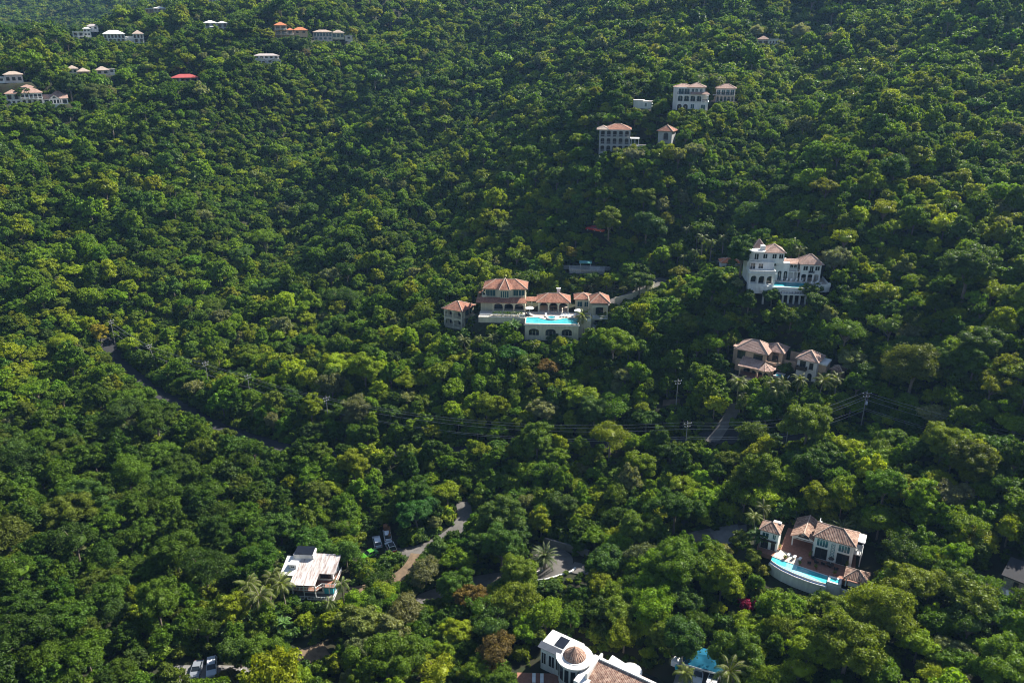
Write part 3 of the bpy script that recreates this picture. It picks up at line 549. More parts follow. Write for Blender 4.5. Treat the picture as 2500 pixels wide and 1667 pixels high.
t.block(-11.6, -3.2, 5.6, 9, D_ + 4.55, D_ + 7.4, 'white', 'upper_wall'); t.block(-9.8, 0.2, 6.8, 13.5, D_ + 6.6, D_ + 10.6, 'white', 'tower_wall'); t.part('wing_wall', MB().prism([(-11.6, 8.4), (-10.4, 6.4), (-8.6, 6.4), (-6.6, 8.4)], D_ + 7.4, D_ + 10.5), 'white')
t.block(-11.8, 0.2, 8.0, 8.35, D_ + 4.55, D_ + 7.2, 'white', 'centre_wall')
t.win('f', 5.6, -10.6, D_ + 4.7, 1.7, 2.2, 'trim', name='door'); t.win('f', 5.6, -7.8, D_ + 5.0, 1.6, 1.7, 'trim')
for x in (-5.0, -2.8): t.win('f', 8.0, x, D_ + 5.4, 1.3, 1.5, 'trim', arch=0.6)
t.part('flower_box', MB().box(-6.2, -1.6, 7.2, 7.98, D_ + 5.0, D_ + 5.3), 'white')
for x in (-6.4, -3.2, -0.9): t.win('f', 6.8, x, D_ + 8.4, 1.4, 1.6, 'trim')
t.win('f', 6.4, -9.5, D_ + 7.9, 1.4, 2.2, 'trim', name='door'); t.part('flat_roof', MB().prism([(-12.2, 9), (-10.8, 5.9), (-7.2, 5.9), (-5.4, 8.8), (-5.4, 13)], D_ + 10.6, D_ + 11.0), 'white'); t.part('roof_cube', MB().box(-8.0, -6.4, 8, 9.6, D_ + 11, D_ + 12.6), 'white'); t.part('balcony', MB().box(-11.9, -8, 4.9, 6.6, D_ + 7.1, D_ + 7.4), 'white'); t.rail([(-11.8, 6.3), (-11.8, 5.0), (-8.1, 5.0)], D_ + 7.4, 0.9, 'white', 0.4)
t.hip(-6.4, 0.2, 6.8, 13.5, D_ + 10.62, 2.4, 0.5, 'tilepink'); t.hip(-9.8, -6, 11.5, 15, D_ + 11.2, 2.6, 0.4, 'tilepink')
for x in (-2.6, -0.4, 2.0 - 0.35): t.win('f', 8.2, x, D_ + 0.1, 1.25, 3.5, 'trim', arch=0.62, name='door')
t.block(0.25, 6.0, 9.6, 14, D_ - 0.2, D_ + 6.0, 'white', 'link_wall'); sr = MB(); sr.extr([(0.1, 8.6, D_ + 6.0), (6.2, 8.6, D_ + 6.0), (6.2, 12, D_ + 7.1), (0.1, 12, D_ + 7.1)], (0, 0, 0.16)); t.part('link_roof', sr, 'tilepink')
t.win('f', 9.6, 1.6, D_ + 3.4, 2.2, 2.2, 'dark', name='door'); t.part('link_balcony', MB().box(0.2, 7, 8.4, 9.62, D_ + 3.1, D_ + 3.35), 'white'); t.rail([(0.3, 8.5), (6.9, 8.5)], D_ + 3.35, 0.8, 'trim', 0.5)
for x in (3.8, 5.1): t.win('f', 9.6, x, D_ + 4.5, 0.9, 1.1, 'trim', arch=0.4)
t.block(6.6, 13.6, 7.4, 13.6, D_ + 3.3, D_ + 6.6, 'white', 'wing_room')
for x, wd in ((8.2, 1.5), (10.3, 1.2), (12.3, 1.5)): t.win('f', 7.4, x, D_ + (3.5 if x == 10.3 else 4.3), wd, 2.3 if x == 10.3 else 1.5, 'trim')
t.win('l', 6.6, 9.5, D_ + 4.0, 1.6, 1.9, 'trim'); t.part('juliet_balcony', MB().box(9.4, 11.2, 6.6, 7.42, D_ + 3.2, D_ + 3.4), 'white'); t.rail([(9.45, 7.3), (9.45, 6.65), (11.15, 6.65), (11.15, 7.3)], D_ + 3.4, 0.8, 'black', 0.3)
t.arcade('f', 7.4, 6.6, 13.6, D_ + 0.02, D_ + 3.3, 3, 'white', 0.5, 0.72, 0.5, 0.5); t.arcade('r', 13.6, 7.92, 13.6, D_ + 0.02, D_ + 3.3, 2, 'white', 0.5, 0.72, 0.5, 0.5); t.hip(6.6, 13.6, 7.4, 13.6, D_ + 6.62, 2.9, 0.7, 'tilepink')
for x in (4.6, 5.9): t.col(x, 8.6, D_ + 0.02, D_ + 3.1, 0.22)
for k, (x, y, a) in enumerate([(0.6, 7.6, -20), (2.2, 7.6, -20), (3.7, 7.7, -20), (5.6, 7.7, -25), (7.6, 7.7, -30)]): lounger(fB, x, y, D_ + 0.015, a, ['white lounger at the foot of the right tall arch', 'white lounger second from the mansion arches', 'white lounger in the middle of the mansion pool row', 'white lounger fourth from the mansion arches', 'white lounger at the right end of the mansion pool row'][k], 'loungers beside the mansion pool')
for k, (x, y) in enumerate([(10.4, 4.4), (11.6, 3.6), (13.2, 4.4), (12.2, 5.6)]): chair(fB, x, y, D_ + 0.015, 40 + 90 * k, ['pale armchair nearest the mansion pool corner', 'pale armchair at the front edge of the mansion deck', 'pale armchair by the right parapet of the mansion deck', 'pale armchair behind the others on the mansion deck'][k], 'armchairs on the mansion deck', 'cushion')
# driveway roof tiles behind its left shoulder
fb = Fr(1775, 655, 10); fb.clear(1762, 632, 1822, 652); fb.pad(-2, 4, 0, 4)
t = B('garage', 'low orange tiled garage half hidden left of the white mansion', 'garage', fb); t.block(-2, 4.5, 0, 4, -1, 2.0, 'white'); t.hip(-2, 4.5, 0, 4, 2.02, 1.1, 0.4, 'tileorange'); t.win('f', 0, 1, 0.1, 2.4, 1.7, 'dark', name='door')

# ================================================================== C: peach house with coconut palms
fC = Fr(1842, 921, -14); fC.pad(-6, 5, -0.5, 13, -0.1, 4); fC.pad(5, 9, 2, 10, 0.6, 3)
for q in ((1782, 832, 1895, 925), (1890, 845, 1935, 905), (1938, 862, 2010, 940), (2020, 900, 2055, 925)): fC.clear(*q)
t = B('peach_house', 'peach two storey house with pink tiled roofs and an arched porch', 'house', fC)
t.block(-6.4, 1.6, 2.6, 9, -1, 2.9, 'peach'); t.block(-6.4, 1.6, 3.6, 9.6, 2.9, 6.0, 'peach', 'upper_wall'); t.block(1.62, 5.2, 6.6, 11.5, -1, 6.0, 'peach', 'wing_wall')
t.hip(-6.4, 1.6, 3.6, 9.6, 6.02, 2.3, 0.7, 'tilepink'); t.hip(0.5, 5.2, 6.6, 11.5, 6.0, 1.7, 0.5, 'tilepink')
t.win('f', 3.6, -0.6, 3.9, 2.3, 1.3, 'dark', bars=3); t.win('f', 3.6, -5.2, 3.1, 2.0, 2.3, 'dark', name='door'); t.win('f', 6.6, 3.3, 3.2, 1.4, 2.3, 'dark', name='door'); t.win('r', 1.6, 5.2, 3.9, 1.0, 1.3, 'dark')
t.part('porch_floor', MB().box(-4.2, 2.4, -1.2, 2.6, -0.8, 0.1).prism([(2.4, -1.2), (3.8, -0.3), (4.4, 1.2), (4.2, 2.6), (2.4, 2.6)], -0.8, 0.1), 'redtile')
t.arcade('f', -0.6, -4.2, 0.7, 0.1, 2.7, 1, 'peach', 0.3, 0.62, 0.4); t.arcade('f', -0.6, 0.5, 3.9, 0.1, 2.7, 2, 'peach', 0.3, 0.62, 0.8, 0.38); t.arcade('r', 4.2, -0.2, 2.6, 0.1, 2.7, 1, 'peach', 0.3)
for x in (-3, -0.6, 1.2): t.win('f', 2.6, x, 0.12, 1.5, 2.1, 'dark', name='door')
pr = MB(); ap = (2.0, 1.8, 4.0)
pr.extr([(-4.6, -1.0, 2.72), (1.2, -1.0, 2.72), (1.4, 2.6, 3.9), (-4.6, 3.5, 4.0)], (0, 0, 0.14))
ring = [(1.2, -1.0, 2.74), (2.9, -1.1, 2.74), (4.3, -0.2, 2.74), (4.9, 1.4, 2.74), (4.7, 3.0, 2.74)]
for a, b_ in zip(ring[:-1], ring[1:]): pr.face([a, b_, ap])
rf = t.part('porch_roof', pr, 'tilepink'); cp = MB()
for q in ring[:-1]: cp.tube([q, ap], 0.09, 5)
t.part('ridge_cap', cp, 'cap', rf); t.parapet([(1.7, 3.5), (4.4, 3.4), (5.2, 4.6)], 3.2, 0.7, 0.2, 'peach', 'balcony_wall')
t.part('side_roof', MB().box(-8.4, -6.6, 6, 9, 5.3, 5.5), 'tilepink'); t.block(-8.2, -6.45, 6.2, 8.8, 0, 5.3, 'peach', 'side_wall')
t.part('garden_wall', MB().prism([(-5.5, -2.4), (-3, -3.0), (0, -3.0), (2.2, -2.2), (2.0, -1.9), (0, -2.6), (-3, -2.6), (-5.4, -2.0)], -2.6, 0.45), 'peach'); t.part('terrace', MB().prism([(-5.4, -2.1), (-3, -2.7), (0, -2.7), (2.2, -1.9), (2.2, -1.25), (-5.4, -1.25)], -1.5, 0.0), 'paving')
for k, x in enumerate((-3.3, -2.2)): chair(fC, x, -1.75, 0.0, 180, ['dark chair at the left of the peach house porch', 'dark chair before the wide arch of the peach porch'][k], 'chairs at the peach house')
fC2 = Fr(1967, 928, -14); fC2.pad(-3.5, 4, -0.5, 6, -0.1, 3)
t = B('peach_tower_house', 'narrow tower-like pink roofed house with dark balcony and arched door', 'house', fC2)
t.block(-2.8, 2.3, 0, 5.4, -1, 5.7, 'pinkw'); t.block(2.32, 4.2, 1.8, 6, -1, 4.6, 'peach', 'side_wall'); t.hip(-2.8, 2.3, 0, 5.4, 5.72, 1.9, 0.5, 'tilepink'); t.part('side_parapet', MB().box(2.3, 4.4, 1.6, 6.2, 4.6, 5.0), 'white')
t.win('f', 0, -1.3, 3.1, 1.3, 2.0, 'dark', name='door'); t.win('f', 0, 0.9, 3.4, 0.8, 1.6, 'dark'); t.win('f', 0, 0.8, 0.0, 0.9, 2.1, 'dark', arch=0.45, name='door'); t.win('r', 4.2, 3.2, 0, 1.0, 2.0, 'dark', arch=0.5, name='door')
t.part('balcony', MB().box(-2.5, -0.1, -1.1, 0.02, 2.8, 3.0), 'dark'); t.part('balcony_rail', MB().box(-2.5, -2.42, -1.1, 0, 3.0, 3.95).box(-0.18, -0.1, -1.1, 0, 3.0, 3.95).box(-2.42, -0.18, -1.1, -1.02, 3.0, 3.95), 'dark')
fC3 = Fr(2038, 924, -18); fC3.pad(-2, 2.5, -1, 3, -0.1, 3)
t = B('garden_shed', 'small peach shed with a reddish hip roof right of the tower house', 'shed', fC3); t.block(-1.3, 1.5, 0, 2.6, -0.8, 2.4, 'peach'); t.hip(-1.3, 1.5, 0, 2.6, 2.42, 1.0, 0.4, 'tileold'); t.win('f', 0, -0.2, 0.1, 0.9, 1.9, 'dark', name='door')
t = B('garden_terrace', 'small walled terrace with a dark plunge pool between two peach houses', 'terrace', fC, (0, 0, 0))
t.block(4.6, 8.4, 1.4, 5, -2, 0.9, 'pinkw'); t.water('water', [(4.9, 1.7), (8.1, 1.7), (8.1, 3.4), (4.9, 3.4)], 0.915, 'deepwater'); t.parapet([(4.6, 1.5), (8.3, 1.5), (8.3, 3.6)], 0.9, 0.3, 0.2, 'white')
t.part('upper_wall', MB().box(6.2, 10.4, 11.2, 11.5, 1.5, 5.2).box(5.4, 8.6, 8, 8.3, 0, 3.6), 'peach'); t.part('pillar', MB().box(10.4, 10.9, 11.1, 11.6, 1.5, 6.4), 'peach')
# ================================================================== D: white villa with the curved pool, lower right
fD = Fr(2029, 1372, -3, 0, 0.84); fD.pad(-17.6, 9.5, -4.0, 10.5, -0.2, 4, 0.3); fD.pad(-14, 9, -11, -6.2, -3.6, 2.2, 0.0)
for q in ((1850, 1262, 2102, 1385), (1852, 1283, 1912, 1362), (1880, 1362, 2075, 1405), (1888, 1375, 2028, 1428), (2025, 1395, 2075, 1440), (2060, 1380, 2100, 1425)): fD.clear(*q)
fD.clear(1880, 1395, 2060, 1440)
t = B('villa', 'white two storey villa with weathered tile roof and lattice panel behind curved pool', 'villa', fD)
t.block(-4.45, 4.45, 0, 6.1, -0.5, 6.2, 'white')
for x in (-2.6, 2.35): t.win('f', 0, x, 3.7, 2.5, 1.9, 'trim', 'tealglass', bars=3); t.win('f', 0, x, 0.15, 2.6, 2.9, 'dark', bars=1, name='door')
t.win('r', 4.45, 2, 3.7, 1.3, 1.5, 'trim'); t.win('l', -4.45, 1.2, 3.7, 1.2, 1.5, 'trim')
lt = MB().box(-0.55, -0.47, -0.08, 0.01, 0.5, 5.3).box(0.25, 0.33, -0.08, 0.01, 0.5, 5.3)
for k in range(6):
    z0_, z1_ = 0.55 + 0.78 * k, 1.33 + 0.78 * k; lt.tube([(-0.5, -0.04, z0_), (0.28, -0.04, z1_)], 0.04, 4); lt.tube([(0.28, -0.04, z0_), (-0.5, -0.04, z1_)], 0.04, 4)
t.part('lattice_panel', lt, 'tealtrim'); t.hip(-4.45, 4.45, 0, 6.1, 6.22, 2.0, 0.45, 'tileold', r=0.12)
t.part('balcony', MB().box(4.47, 6.3, 1.5, 6.0, 2.9, 3.15), 'white'); t.rail([(4.5, 1.55), (6.2, 1.55), (6.2, 5.9)], 3.15, 1.0, 'trim', 0.5)
for y in (1.7, 5.7): t.part('post', MB().box(6.0, 6.22, y - 0.1, y + 0.1, -0.2, 6.0), 'white')
t.part('balcony_roof', MB().box(4.9, 6.5, 2.4, 6.2, 6.0, 6.25), 'whitemetal')
for x in (-0.1,): t.part('vine_trellis', MB().box(-4.7, -4.55, -0.2, 0.05, 0, 3.5), 'tealtrim')
t = B('gallery', 'open gable roofed gallery of old tile beside the white villa', 'pavilion', fD)
t.block(-9.9, -4.6, 5.8, 10.6, -0.5, 2.75, 'white'); t.gable(-9.9, -4.6, 2.6, 11, 2.9, 1.5, 'y', 0.45, 'tileold', 'white')
for x in (-9.75, -4.75): t.part('post', MB().box(x - 0.16, x + 0.16, 2.6, 2.92, -0.2, 2.75), 'white')
t.part('beam', MB().box(-9.95, -4.55, 2.58, 2.88, 2.5, 2.88).box(-9.95, -9.6, 2.9, 5.8, 2.5, 2.86).box(-4.9, -4.56, 2.9, 5.8, 2.5, 2.86), 'white')
t.win('f', 5.8, -7.2, 0.5, 4.0, 1.9, 'dark', bars=3); t.win('f', 2.6, -7.25, 3.15, 2.2, 0.55, 'dark', bars=1)
t.part('pergola', MB().box(-4.5, -3.9, 3.4, 6.8, 6.3, 6.4).box(-4.52, -4.4, 6.3, 8.2, 2.9, 6.4), 'white')
t = B('pool_house', 'small white two storey house with tile hip roof left of gallery', 'house', fD)
t.block(-16.9, -12.5, -2.1, 1.9, -1, 5.25, 'white'); t.hip(-16.9, -12.5, -2.1, 1.9, 5.27, 1.5, 0.4, 'tileold', r=0.1)
for x, wd in ((-15.6, 1.5), (-13.5, 0.7)): t.win('f', -2.1, x, 3.3, wd, 1.3, 'trim', 'tealglass'); t.win('f', -2.1, x, 0.1, wd + 0.1, 2.2, 'dark', name='door')
t.part('flower_box', MB().box(-16.6, -12.8, -2.6, -2.12, 2.5, 2.75), 'dark'); t.part('roof_unit', MB().box(-14.6, -12.7, 1.0, 1.9, 5.9, 6.3), 'white')
t = B('pool_terrace', 'red tiled pool terrace with white retaining wall in front of white villa', 'terrace', fD)
inner = [(-13.0, -4.3), (-10, -4.75), (-6, -5.2), (-2, -5.55), (0.3, -5.75)]; n_ = 20
outer = [(-13.4, -6.3), (-12, -7.3), (-10, -8.3), (-7, -9.1), (-4, -9.5), (-1.5, -9.6), (0.4, -9.4)]
def ip(P, x): return float(np.interp(x, [p_[0] for p_ in P], [p_[1] for p_ in P]))
t.part('deck', MB().prism([(-17.2, -2.2), (-16.8, -4.2), (-13.1, -4.25)] + inner[1:] + [(3.2, -5.9), (8.6, -6.2), (8.6, -3.4), (5.6, -2), (5.0, 6), (-4, 10), (-12, 10), (-12, 2), (-17.2, 2)], -1.2, 0.02), 'redtile')
t.part('retaining_wall', MB().prism(outer + [(0.4, -8.0), (-13.2, -5.0)], -5.5, -0.95).box(0.3, 3.4, -8.6, -5.95, -5.5, -0.3).box(3.4, 8.6, -8.2, -7.8, -6, -0.9), 'white')
t.win('f', -8.2, 6.1, -3.6, 1.0, 2.1, 'dark', name='door')
t.part('sun_deck', MB().prism([(-12.9, -4.2), (-12.2, -0.6), (-10.2, -1.2), (-6.6, -2.6), (-6.7, -5.0), (-9.8, -4.7)], 0.02, 0.05), 'paving')  # sunlit part of the red terrace, painted in as a pale patch
p = B('swimming_pool', 'curved turquoise infinity pool with pale steps and blue overflow trough', 'pool', fD)
xs_ = list(np.linspace(-13.0, 0.2, 24)); mid = [(x, ip(outer, x) + 0.75) for x in xs_]; inn = [(x, ip(inner, x) - 0.25) for x in xs_]
p.water('water', mid + inn[::-1], -0.10, 'water'); p.water('shallow_ledge', [(x, ip(outer, x) + 0.8) for x in xs_[4:22]] + [(x, ip(outer, x) + 1.0 + 0.9 * math.sin(math.pi * k / 17)) for k, x in list(enumerate(xs_[4:22]))[::-1]], -0.085, 'pale')
st = MB()
for k in range(6): st.face([(-9.4, -5.1 - k * 0.42, -0.08), (-6.9, -5.42 - k * 0.42, -0.08), (-6.9, -5.7 - k * 0.42, -0.08), (-9.4, -5.38 - k * 0.42, -0.08)])
p.part('steps', st, 'pale')
tr_ = MB(); cp = MB()
for (xa, ya), (xb, yb) in zip(mid[:-1], mid[1:]):
    tr_.prism([(xa, ya - 0.72), (xb, yb - 0.72), (xb, yb - 0.22), (xa, ya - 0.22)], -0.94, -0.62); cp.prism([(xa, ya - 0.22), (xb, yb - 0.22), (xb, yb - 0.08), (xa, ya - 0.08)], -0.94, -0.11); cp.prism([(xa, ya - 0.84), (xb, yb - 0.84), (xb, yb - 0.72), (xa, ya - 0.72)], -0.94, -0.5)
for (xa, ya), (xb, yb) in zip(inn[:-1], inn[1:]): cp.prism([(xa, ya), (xb, yb), (xb, yb + 0.16), (xa, ya + 0.16)], -0.9, 0.06)
p.part('overflow_trough', tr_, 'blue'); p.part('coping', cp, 'white')
s_ = p.part('spa', MB().box(0.35, 3.3, -8.55, -8.1, -0.3, 0.35).box(0.35, 3.3, -6.5, -6.0, -0.3, 0.35).box(0.35, 0.8, -8.1, -6.5, -0.3, 0.35).box(2.9, 3.3, -8.1, -6.5, -0.3, 0.35).box(0.8, 2.9, -8.1, -6.5, -0.3, 0.05), 'white'); p.part('spa_water', MB().box(0.82, 2.88, -8.08, -6.52, 0.05, 0.2), 'water', s_)
t = B('poolside_kiosk', 'square open tile roofed kiosk at the right end of curved pool', 'pavilion', fD)
for x in (4.2, 8.2):
    for y in (-7.4, -3.9): t.part('post', MB().box(x - 0.15, x + 0.15, y - 0.15, y + 0.15, -0.2, 2.25), 'white')
t.hip(4.0, 8.5, -7.6, -3.7, 2.3, 1.5, 0.45, 'tileold', r=0.1); t.part('counter', MB().box(4.6, 7.9, -7.3, -6.8, 0.02, 1.0), 'white')
for k, x in enumerate((-9.6, -8.2, -6.9)): lounger(fD, x, -2.6 - 0.12 * k - (0.1 if k else 0), 0.05, 168, ['sunlit white lounger nearest the pool house on the sun deck', 'sunlit white lounger in the middle of the three on sun deck', 'sunlit white lounger nearest the shadow edge on the sun deck'][k], 'three loungers on the sun deck')
for k, (x, y, a) in enumerate([(-4.6, -3.2, 190), (-3.1, -2.2, 150), (-1.6, -2.0, 170), (1.5, -2.6, 200), (-4.0, -0.9, 120)]): chair(fD, x, y, 0.02, a, ['dark armchair alone nearest the pool edge', 'dark armchair left of the round table', 'dark armchair second left of the round table', 'dark armchair at the kiosk end of the villa terrace', 'dark armchair against the left sliding door'][k], 'dark terrace armchairs at the villa')
table(fD, 0.0, -2.0, 0.02, 'round dark table on villa terrace between the sliding doors', 0.9); umbrella(fD, 0.0, -1.7, 0.02, 'small brown umbrella above the round villa table', 0.7, 'dark')
for x, y, h_, lb in ((-12.0, -0.9, 1.3, 'tall potted plant at the pool house corner'), (-10.1, -4.1, 0.7, 'reddish potted plant left of the pool steps'), (-6.5, -4.7, 0.7, 'potted plant right of the pool steps'), (-4.9, -0.5, 1.6, 'tall potted shrub at the villa left corner'), (-2.9, -4.4, 0.8, 'potted plant by the middle of the pool edge'), (1.4, -4.6, 0.8, 'potted plant near the spa'), (3.6, -0.7, 2.0, 'tall potted palm before the right sliding door')): pot_plant(fD, x, y, 0.03, lb, (0.12, 0.16, 0.02), h_)

# ================================================================== E: white house with rust-streaked metal roof
fE = Fr(799, 1457, -20, 0, 0.9); fE.pad(-11, 2, 0.3, 10, -0.1, 4)
for q in ((690, 1333, 836, 1400), (722, 1405, 832, 1462), (700, 1380, 760, 1430)): fE.clear(*q)
t = B('white_house', 'white hillside house with rust streaked metal roof and two railed decks', 'house', fE)
t.block(-10.8, 0.9, 3.0, 8.2, -1, 5.0, 'white'); t.block(-6, 0.4, 1.2, 3.0, -1, 2.45, 'white', 'lower_wall')
t.part('deck', MB().box(-8.2, -2.3, -1.3, 3.0, 2.45, 2.65).prism([(-2.3, -1.3), (-1.2, 0.3), (2.0, 0.3), (2.0, 7), (0.9, 7), (0.9, 3), (-2.3, 3)], 2.45, 2.65), 'redtile'); t.part('lower_deck', MB().box(-8.2, 2.0, -1.4, 3, -0.6, 0.02), 'concrete')
t.rail([(-8.1, -1.2), (-2.3, -1.2), (-1.2, 0.4), (1.9, 0.4), (1.9, 7)], 2.65, 1.0, 'trim', 0.35); t.rail([(-8.1, -1.3), (1.9, -1.3), (1.9, 2)], 0.02, 0.95, 'trim', 0.35)
for x, y in ((-8, -1.2), (-5.2, -1.2), (-2.4, -1.2)): t.part('post', MB().box(x - 0.1, x + 0.1, y - 0.1, y + 0.1, 0.02, 4.7), 'trim')
t.part('post', MB().box(1.75, 1.95, 0.35, 0.55, 0.02, 2.45), 'trim')
rf = MB(); rf.extr([(-8.0, 2.3, 5.0), (1.6, 2.3, 5.0), (1.6, 8.6, 6.3), (-8.0, 8.6, 6.3)], (0, 0, 0.1))
for k in range(20): x = -7.9 + k * 0.5; rf.extr([(x, 2.3, 5.1), (x + 0.06, 2.3, 5.1), (x + 0.06, 8.6, 6.4), (x, 8.6, 6.4)], (0, 0, 0.06))
t.part('roof', rf, 'rustmetal'); pr = MB().extr([(-8.5, -1.8, 4.55), (-2.2, -1.8, 4.55), (-2.2, 2.6, 5.2), (-8.5, 2.6, 5.2)], (0, 0, 0.1)); t.part('porch_roof', pr, 'rustmetal')
t.part('gable_wall', MB().extr([(0.7, 3, 5.0), (0.7, 8.2, 5.0), (0.7, 8.2, 6.2), (0.7, 3, 5.1)], (0.2, 0, 0)), 'white')
lr = MB().extr([(-11.9, 1.3, 4.8), (-8.1, 1.3, 4.8), (-8.1, 7.4, 6.1), (-11.9, 7.4, 6.1)], (0, 0, 0.1)); t.part('left_roof', lr, 'whitemetal'); t.part('left_wall', MB().box(-11.3, -8.3, 2.0, 7, -1, 4.9), 'white')
t.block(-10.2, -8.3, 3.4, 5.2, 5.3, 6.5, 'white', 'dormer'); t.win('f', 3.4, -9.2, 5.7, 0.8, 0.5, 'trim')
t.block(-10.0, -4.9, 6.6, 9.6, 4, 7.2, 'white', 'rear_tower'); t.part('solar_roof', MB().extr([(-9.8, 6.7, 7.25), (-5.1, 6.7, 7.25), (-5.1, 9.5, 7.7), (-9.8, 9.5, 7.7)], (0, 0, 0.1)), 'solar')
t.win('f', 3.0, -0.9, 3.4, 2.6, 1.1, 'dark', bars=3); t.win('f', 3.0, -5.3, 2.7, 3.0, 2.0, 'dark', bars=2, name='door'); t.win('f', 1.2, -2.4, 0.9, 1.6, 1.0, 'dark', bars=2); t.part('door', MB().box(-1.0, 0.1, 1.12, 1.2, 0.05, 2.2), 'turq'); t.part('turquoise_wall', MB().box(0.42, 1.3, 1.2, 3, 0.03, 2.44), 'turq')
t.win('r', 0.9, 4.6, 3.2, 1.2, 1.3, 'dark')

# ================================================================== F: house with the tiled dome at the bottom edge
fF = Fr(1401, 1652, -28); fF.pad(-7.5, 22, -6, 6, -0.1, 4)
for q in ((1322, 1548, 1400, 1620), (1355, 1570, 1445, 1650), (1430, 1585, 1560, 1667), (1550, 1625, 1620, 1667)): fF.clear(*q)
t = B('domed_house', 'white house with round tiled dome, long tile roof and dark solar panels', 'house', fF)
t.block(-6.8, 0, -0.9, 3.6, -2, 4.7, 'white'); t.part('flat_roof', MB().box(-7.0, 0.0, -1.1, 3.8, 4.7, 5.0).lathe((0, 0, 4.72), [(3.4, 0), (3.45, 0.3), (2.0, 0.33)], 40), 'white')
t.part('rotunda', MB().lathe((0, 0, 0), [(2.9, -2), (2.9, 4.7)], 28), 'white')
for k in range(6):
    a_ = R(198 + k * 24); c_ = Vector((math.cos(a_), math.sin(a_), 0)); n_ = Vector((-c_.y, c_.x, 0)); q = c_ * 2.92
    g = MB().extr([tuple(q - n_ * 0.42 + Vector((0, 0, 1.0))), tuple(q + n_ * 0.42 + Vector((0, 0, 1.0))), tuple(q + n_ * 0.42 + Vector((0, 0, 3.9))), tuple(q - n_ * 0.42 + Vector((0, 0, 3.9)))], tuple(c_ * 0.05)); t.part('window', g, 'glass')
dm = MB().lathe((0, 0, 5.02), [(2.15, 0.0), (2.1, 0.28), (1.85, 0.62), (1.45, 0.98), (0.9, 1.38), (0.35, 1.75), (0.0, 2.0)], 28); d_ = t.part('dome', dm, 'tileold', smooth=False); t.part('finial', MB().tube([(0, 0, 6.9), (0, 0, 7.7)], [0.09, 0.03], 6), 'clay', d_)
t.part('dome_rim', MB().lathe((0, 0, 5.02), [(2.15, 0), (2.4, 0.0), (2.4, 0.12), (2.15, 0.14)], 28), 'white', d_)
t.part('solar_panel', MB().extr([(-7.1, -1.6, 4.8), (-2.4, -1.6, 4.8), (-2.4, -0.2, 5.2), (-7.1, -0.2, 5.2)], (0, 0, 0.07)), 'solargrey'); t.part('solar_panel', MB().extr([(-4.6, 0.3, 5.06), (-2.6, 0.3, 5.06), (-2.6, 2.9, 5.2), (-4.6, 2.9, 5.2)], (0, 0, 0.07)), 'solar')
for x, wd in ((-6.1, 0.9), (-4.4, 1.2), (-3.1, 0.6)): t.win('f', -0.9, x, 0.8, wd, 2.6, 'trim', name='door')
t.part('terrace_roof', MB().box(2.4, 5.0, -4.6, 3.0, 3.6, 4.3), 'white'); t.block(2.4, 22, -2.6, 3.6, -2, 3.9, 'white', 'long_wall')
t.part('parapet', MB().box(4.0, 4.4, -3.2, 2.9, 4.3, 5.6), 'white')
lr = MB().extr([(4.42, -3.4, 4.0), (22, -3.4, 4.0), (22, 1.2, 5.3), (4.42, 1.2, 5.3)], (0, 0, 0.16)); t.part('tile_roof', lr, 'tileold'); t.part('ridge_beam', MB().box(4.42, 22, 1.22, 1.7, 4.6, 5.75), 'white')
bk = MB().extr([(5, 1.72, 5.2), (22, 1.72, 5.2), (22, 2.4, 5.0), (5, 2.4, 5.0)], (0, 0, 0.12)); t.part('rear_tile_roof', bk, 'tileold')
t.part('round_terrace', MB().prism([(5.6, 2.45), (12.3, 2.45)] + [(10.2 + 2.1 * math.cos(a), 2.5 + 2.3 * math.sin(a)) for a in np.linspace(0, math.pi * 0.8, 12)] + [(5.6, 4.4)], 3.9, 4.75), 'white')
for k in range(7): t.part('solar_panel', MB().extr([(12.4 + k * 1.25, 2.45, 4.7), (13.58 + k * 1.25, 2.45, 4.7), (13.58 + k * 1.25, 4.3, 4.2), (12.4 + k * 1.25, 4.3, 4.2)], (0, 0, 0.07)), 'solar')
t.part('front_terrace', MB().box(3.2, 8.6, -7.6, -3.5, 2.0, 3.4), 'white')
for k in range(2): t.part('solar_panel', MB().extr([(3.6 + k * 2.4, -7.4, 3.45), (5.9 + k * 2.4, -7.4, 3.45), (5.9 + k * 2.4, -4.4, 3.9), (3.6 + k * 2.4, -4.4, 3.9)], (0, 0, 0.07)), 'solargrey')
fF2 = Fr(1313, 1666, 0); fF2.pad(-4, 4, -2, 3, -0.1, 3); fF2.clear(1292, 1645, 1335, 1667)
t = B('patio', 'reddish tiled patio at the bottom edge below the domed house', 'terrace', fF2); t.part('paving', MB().box(-4, 4, -3, 2.4, -0.6, 0.05), 'redtile')
for k, x in enumerate((-0.75, 0.75)): lounger(fF2, x, 0.6, 0.05, 0, ['white lounger on the reddish patio, nearer the picture edge', 'white lounger on the reddish patio, nearer the domed house'][k], 'two loungers on the reddish patio')
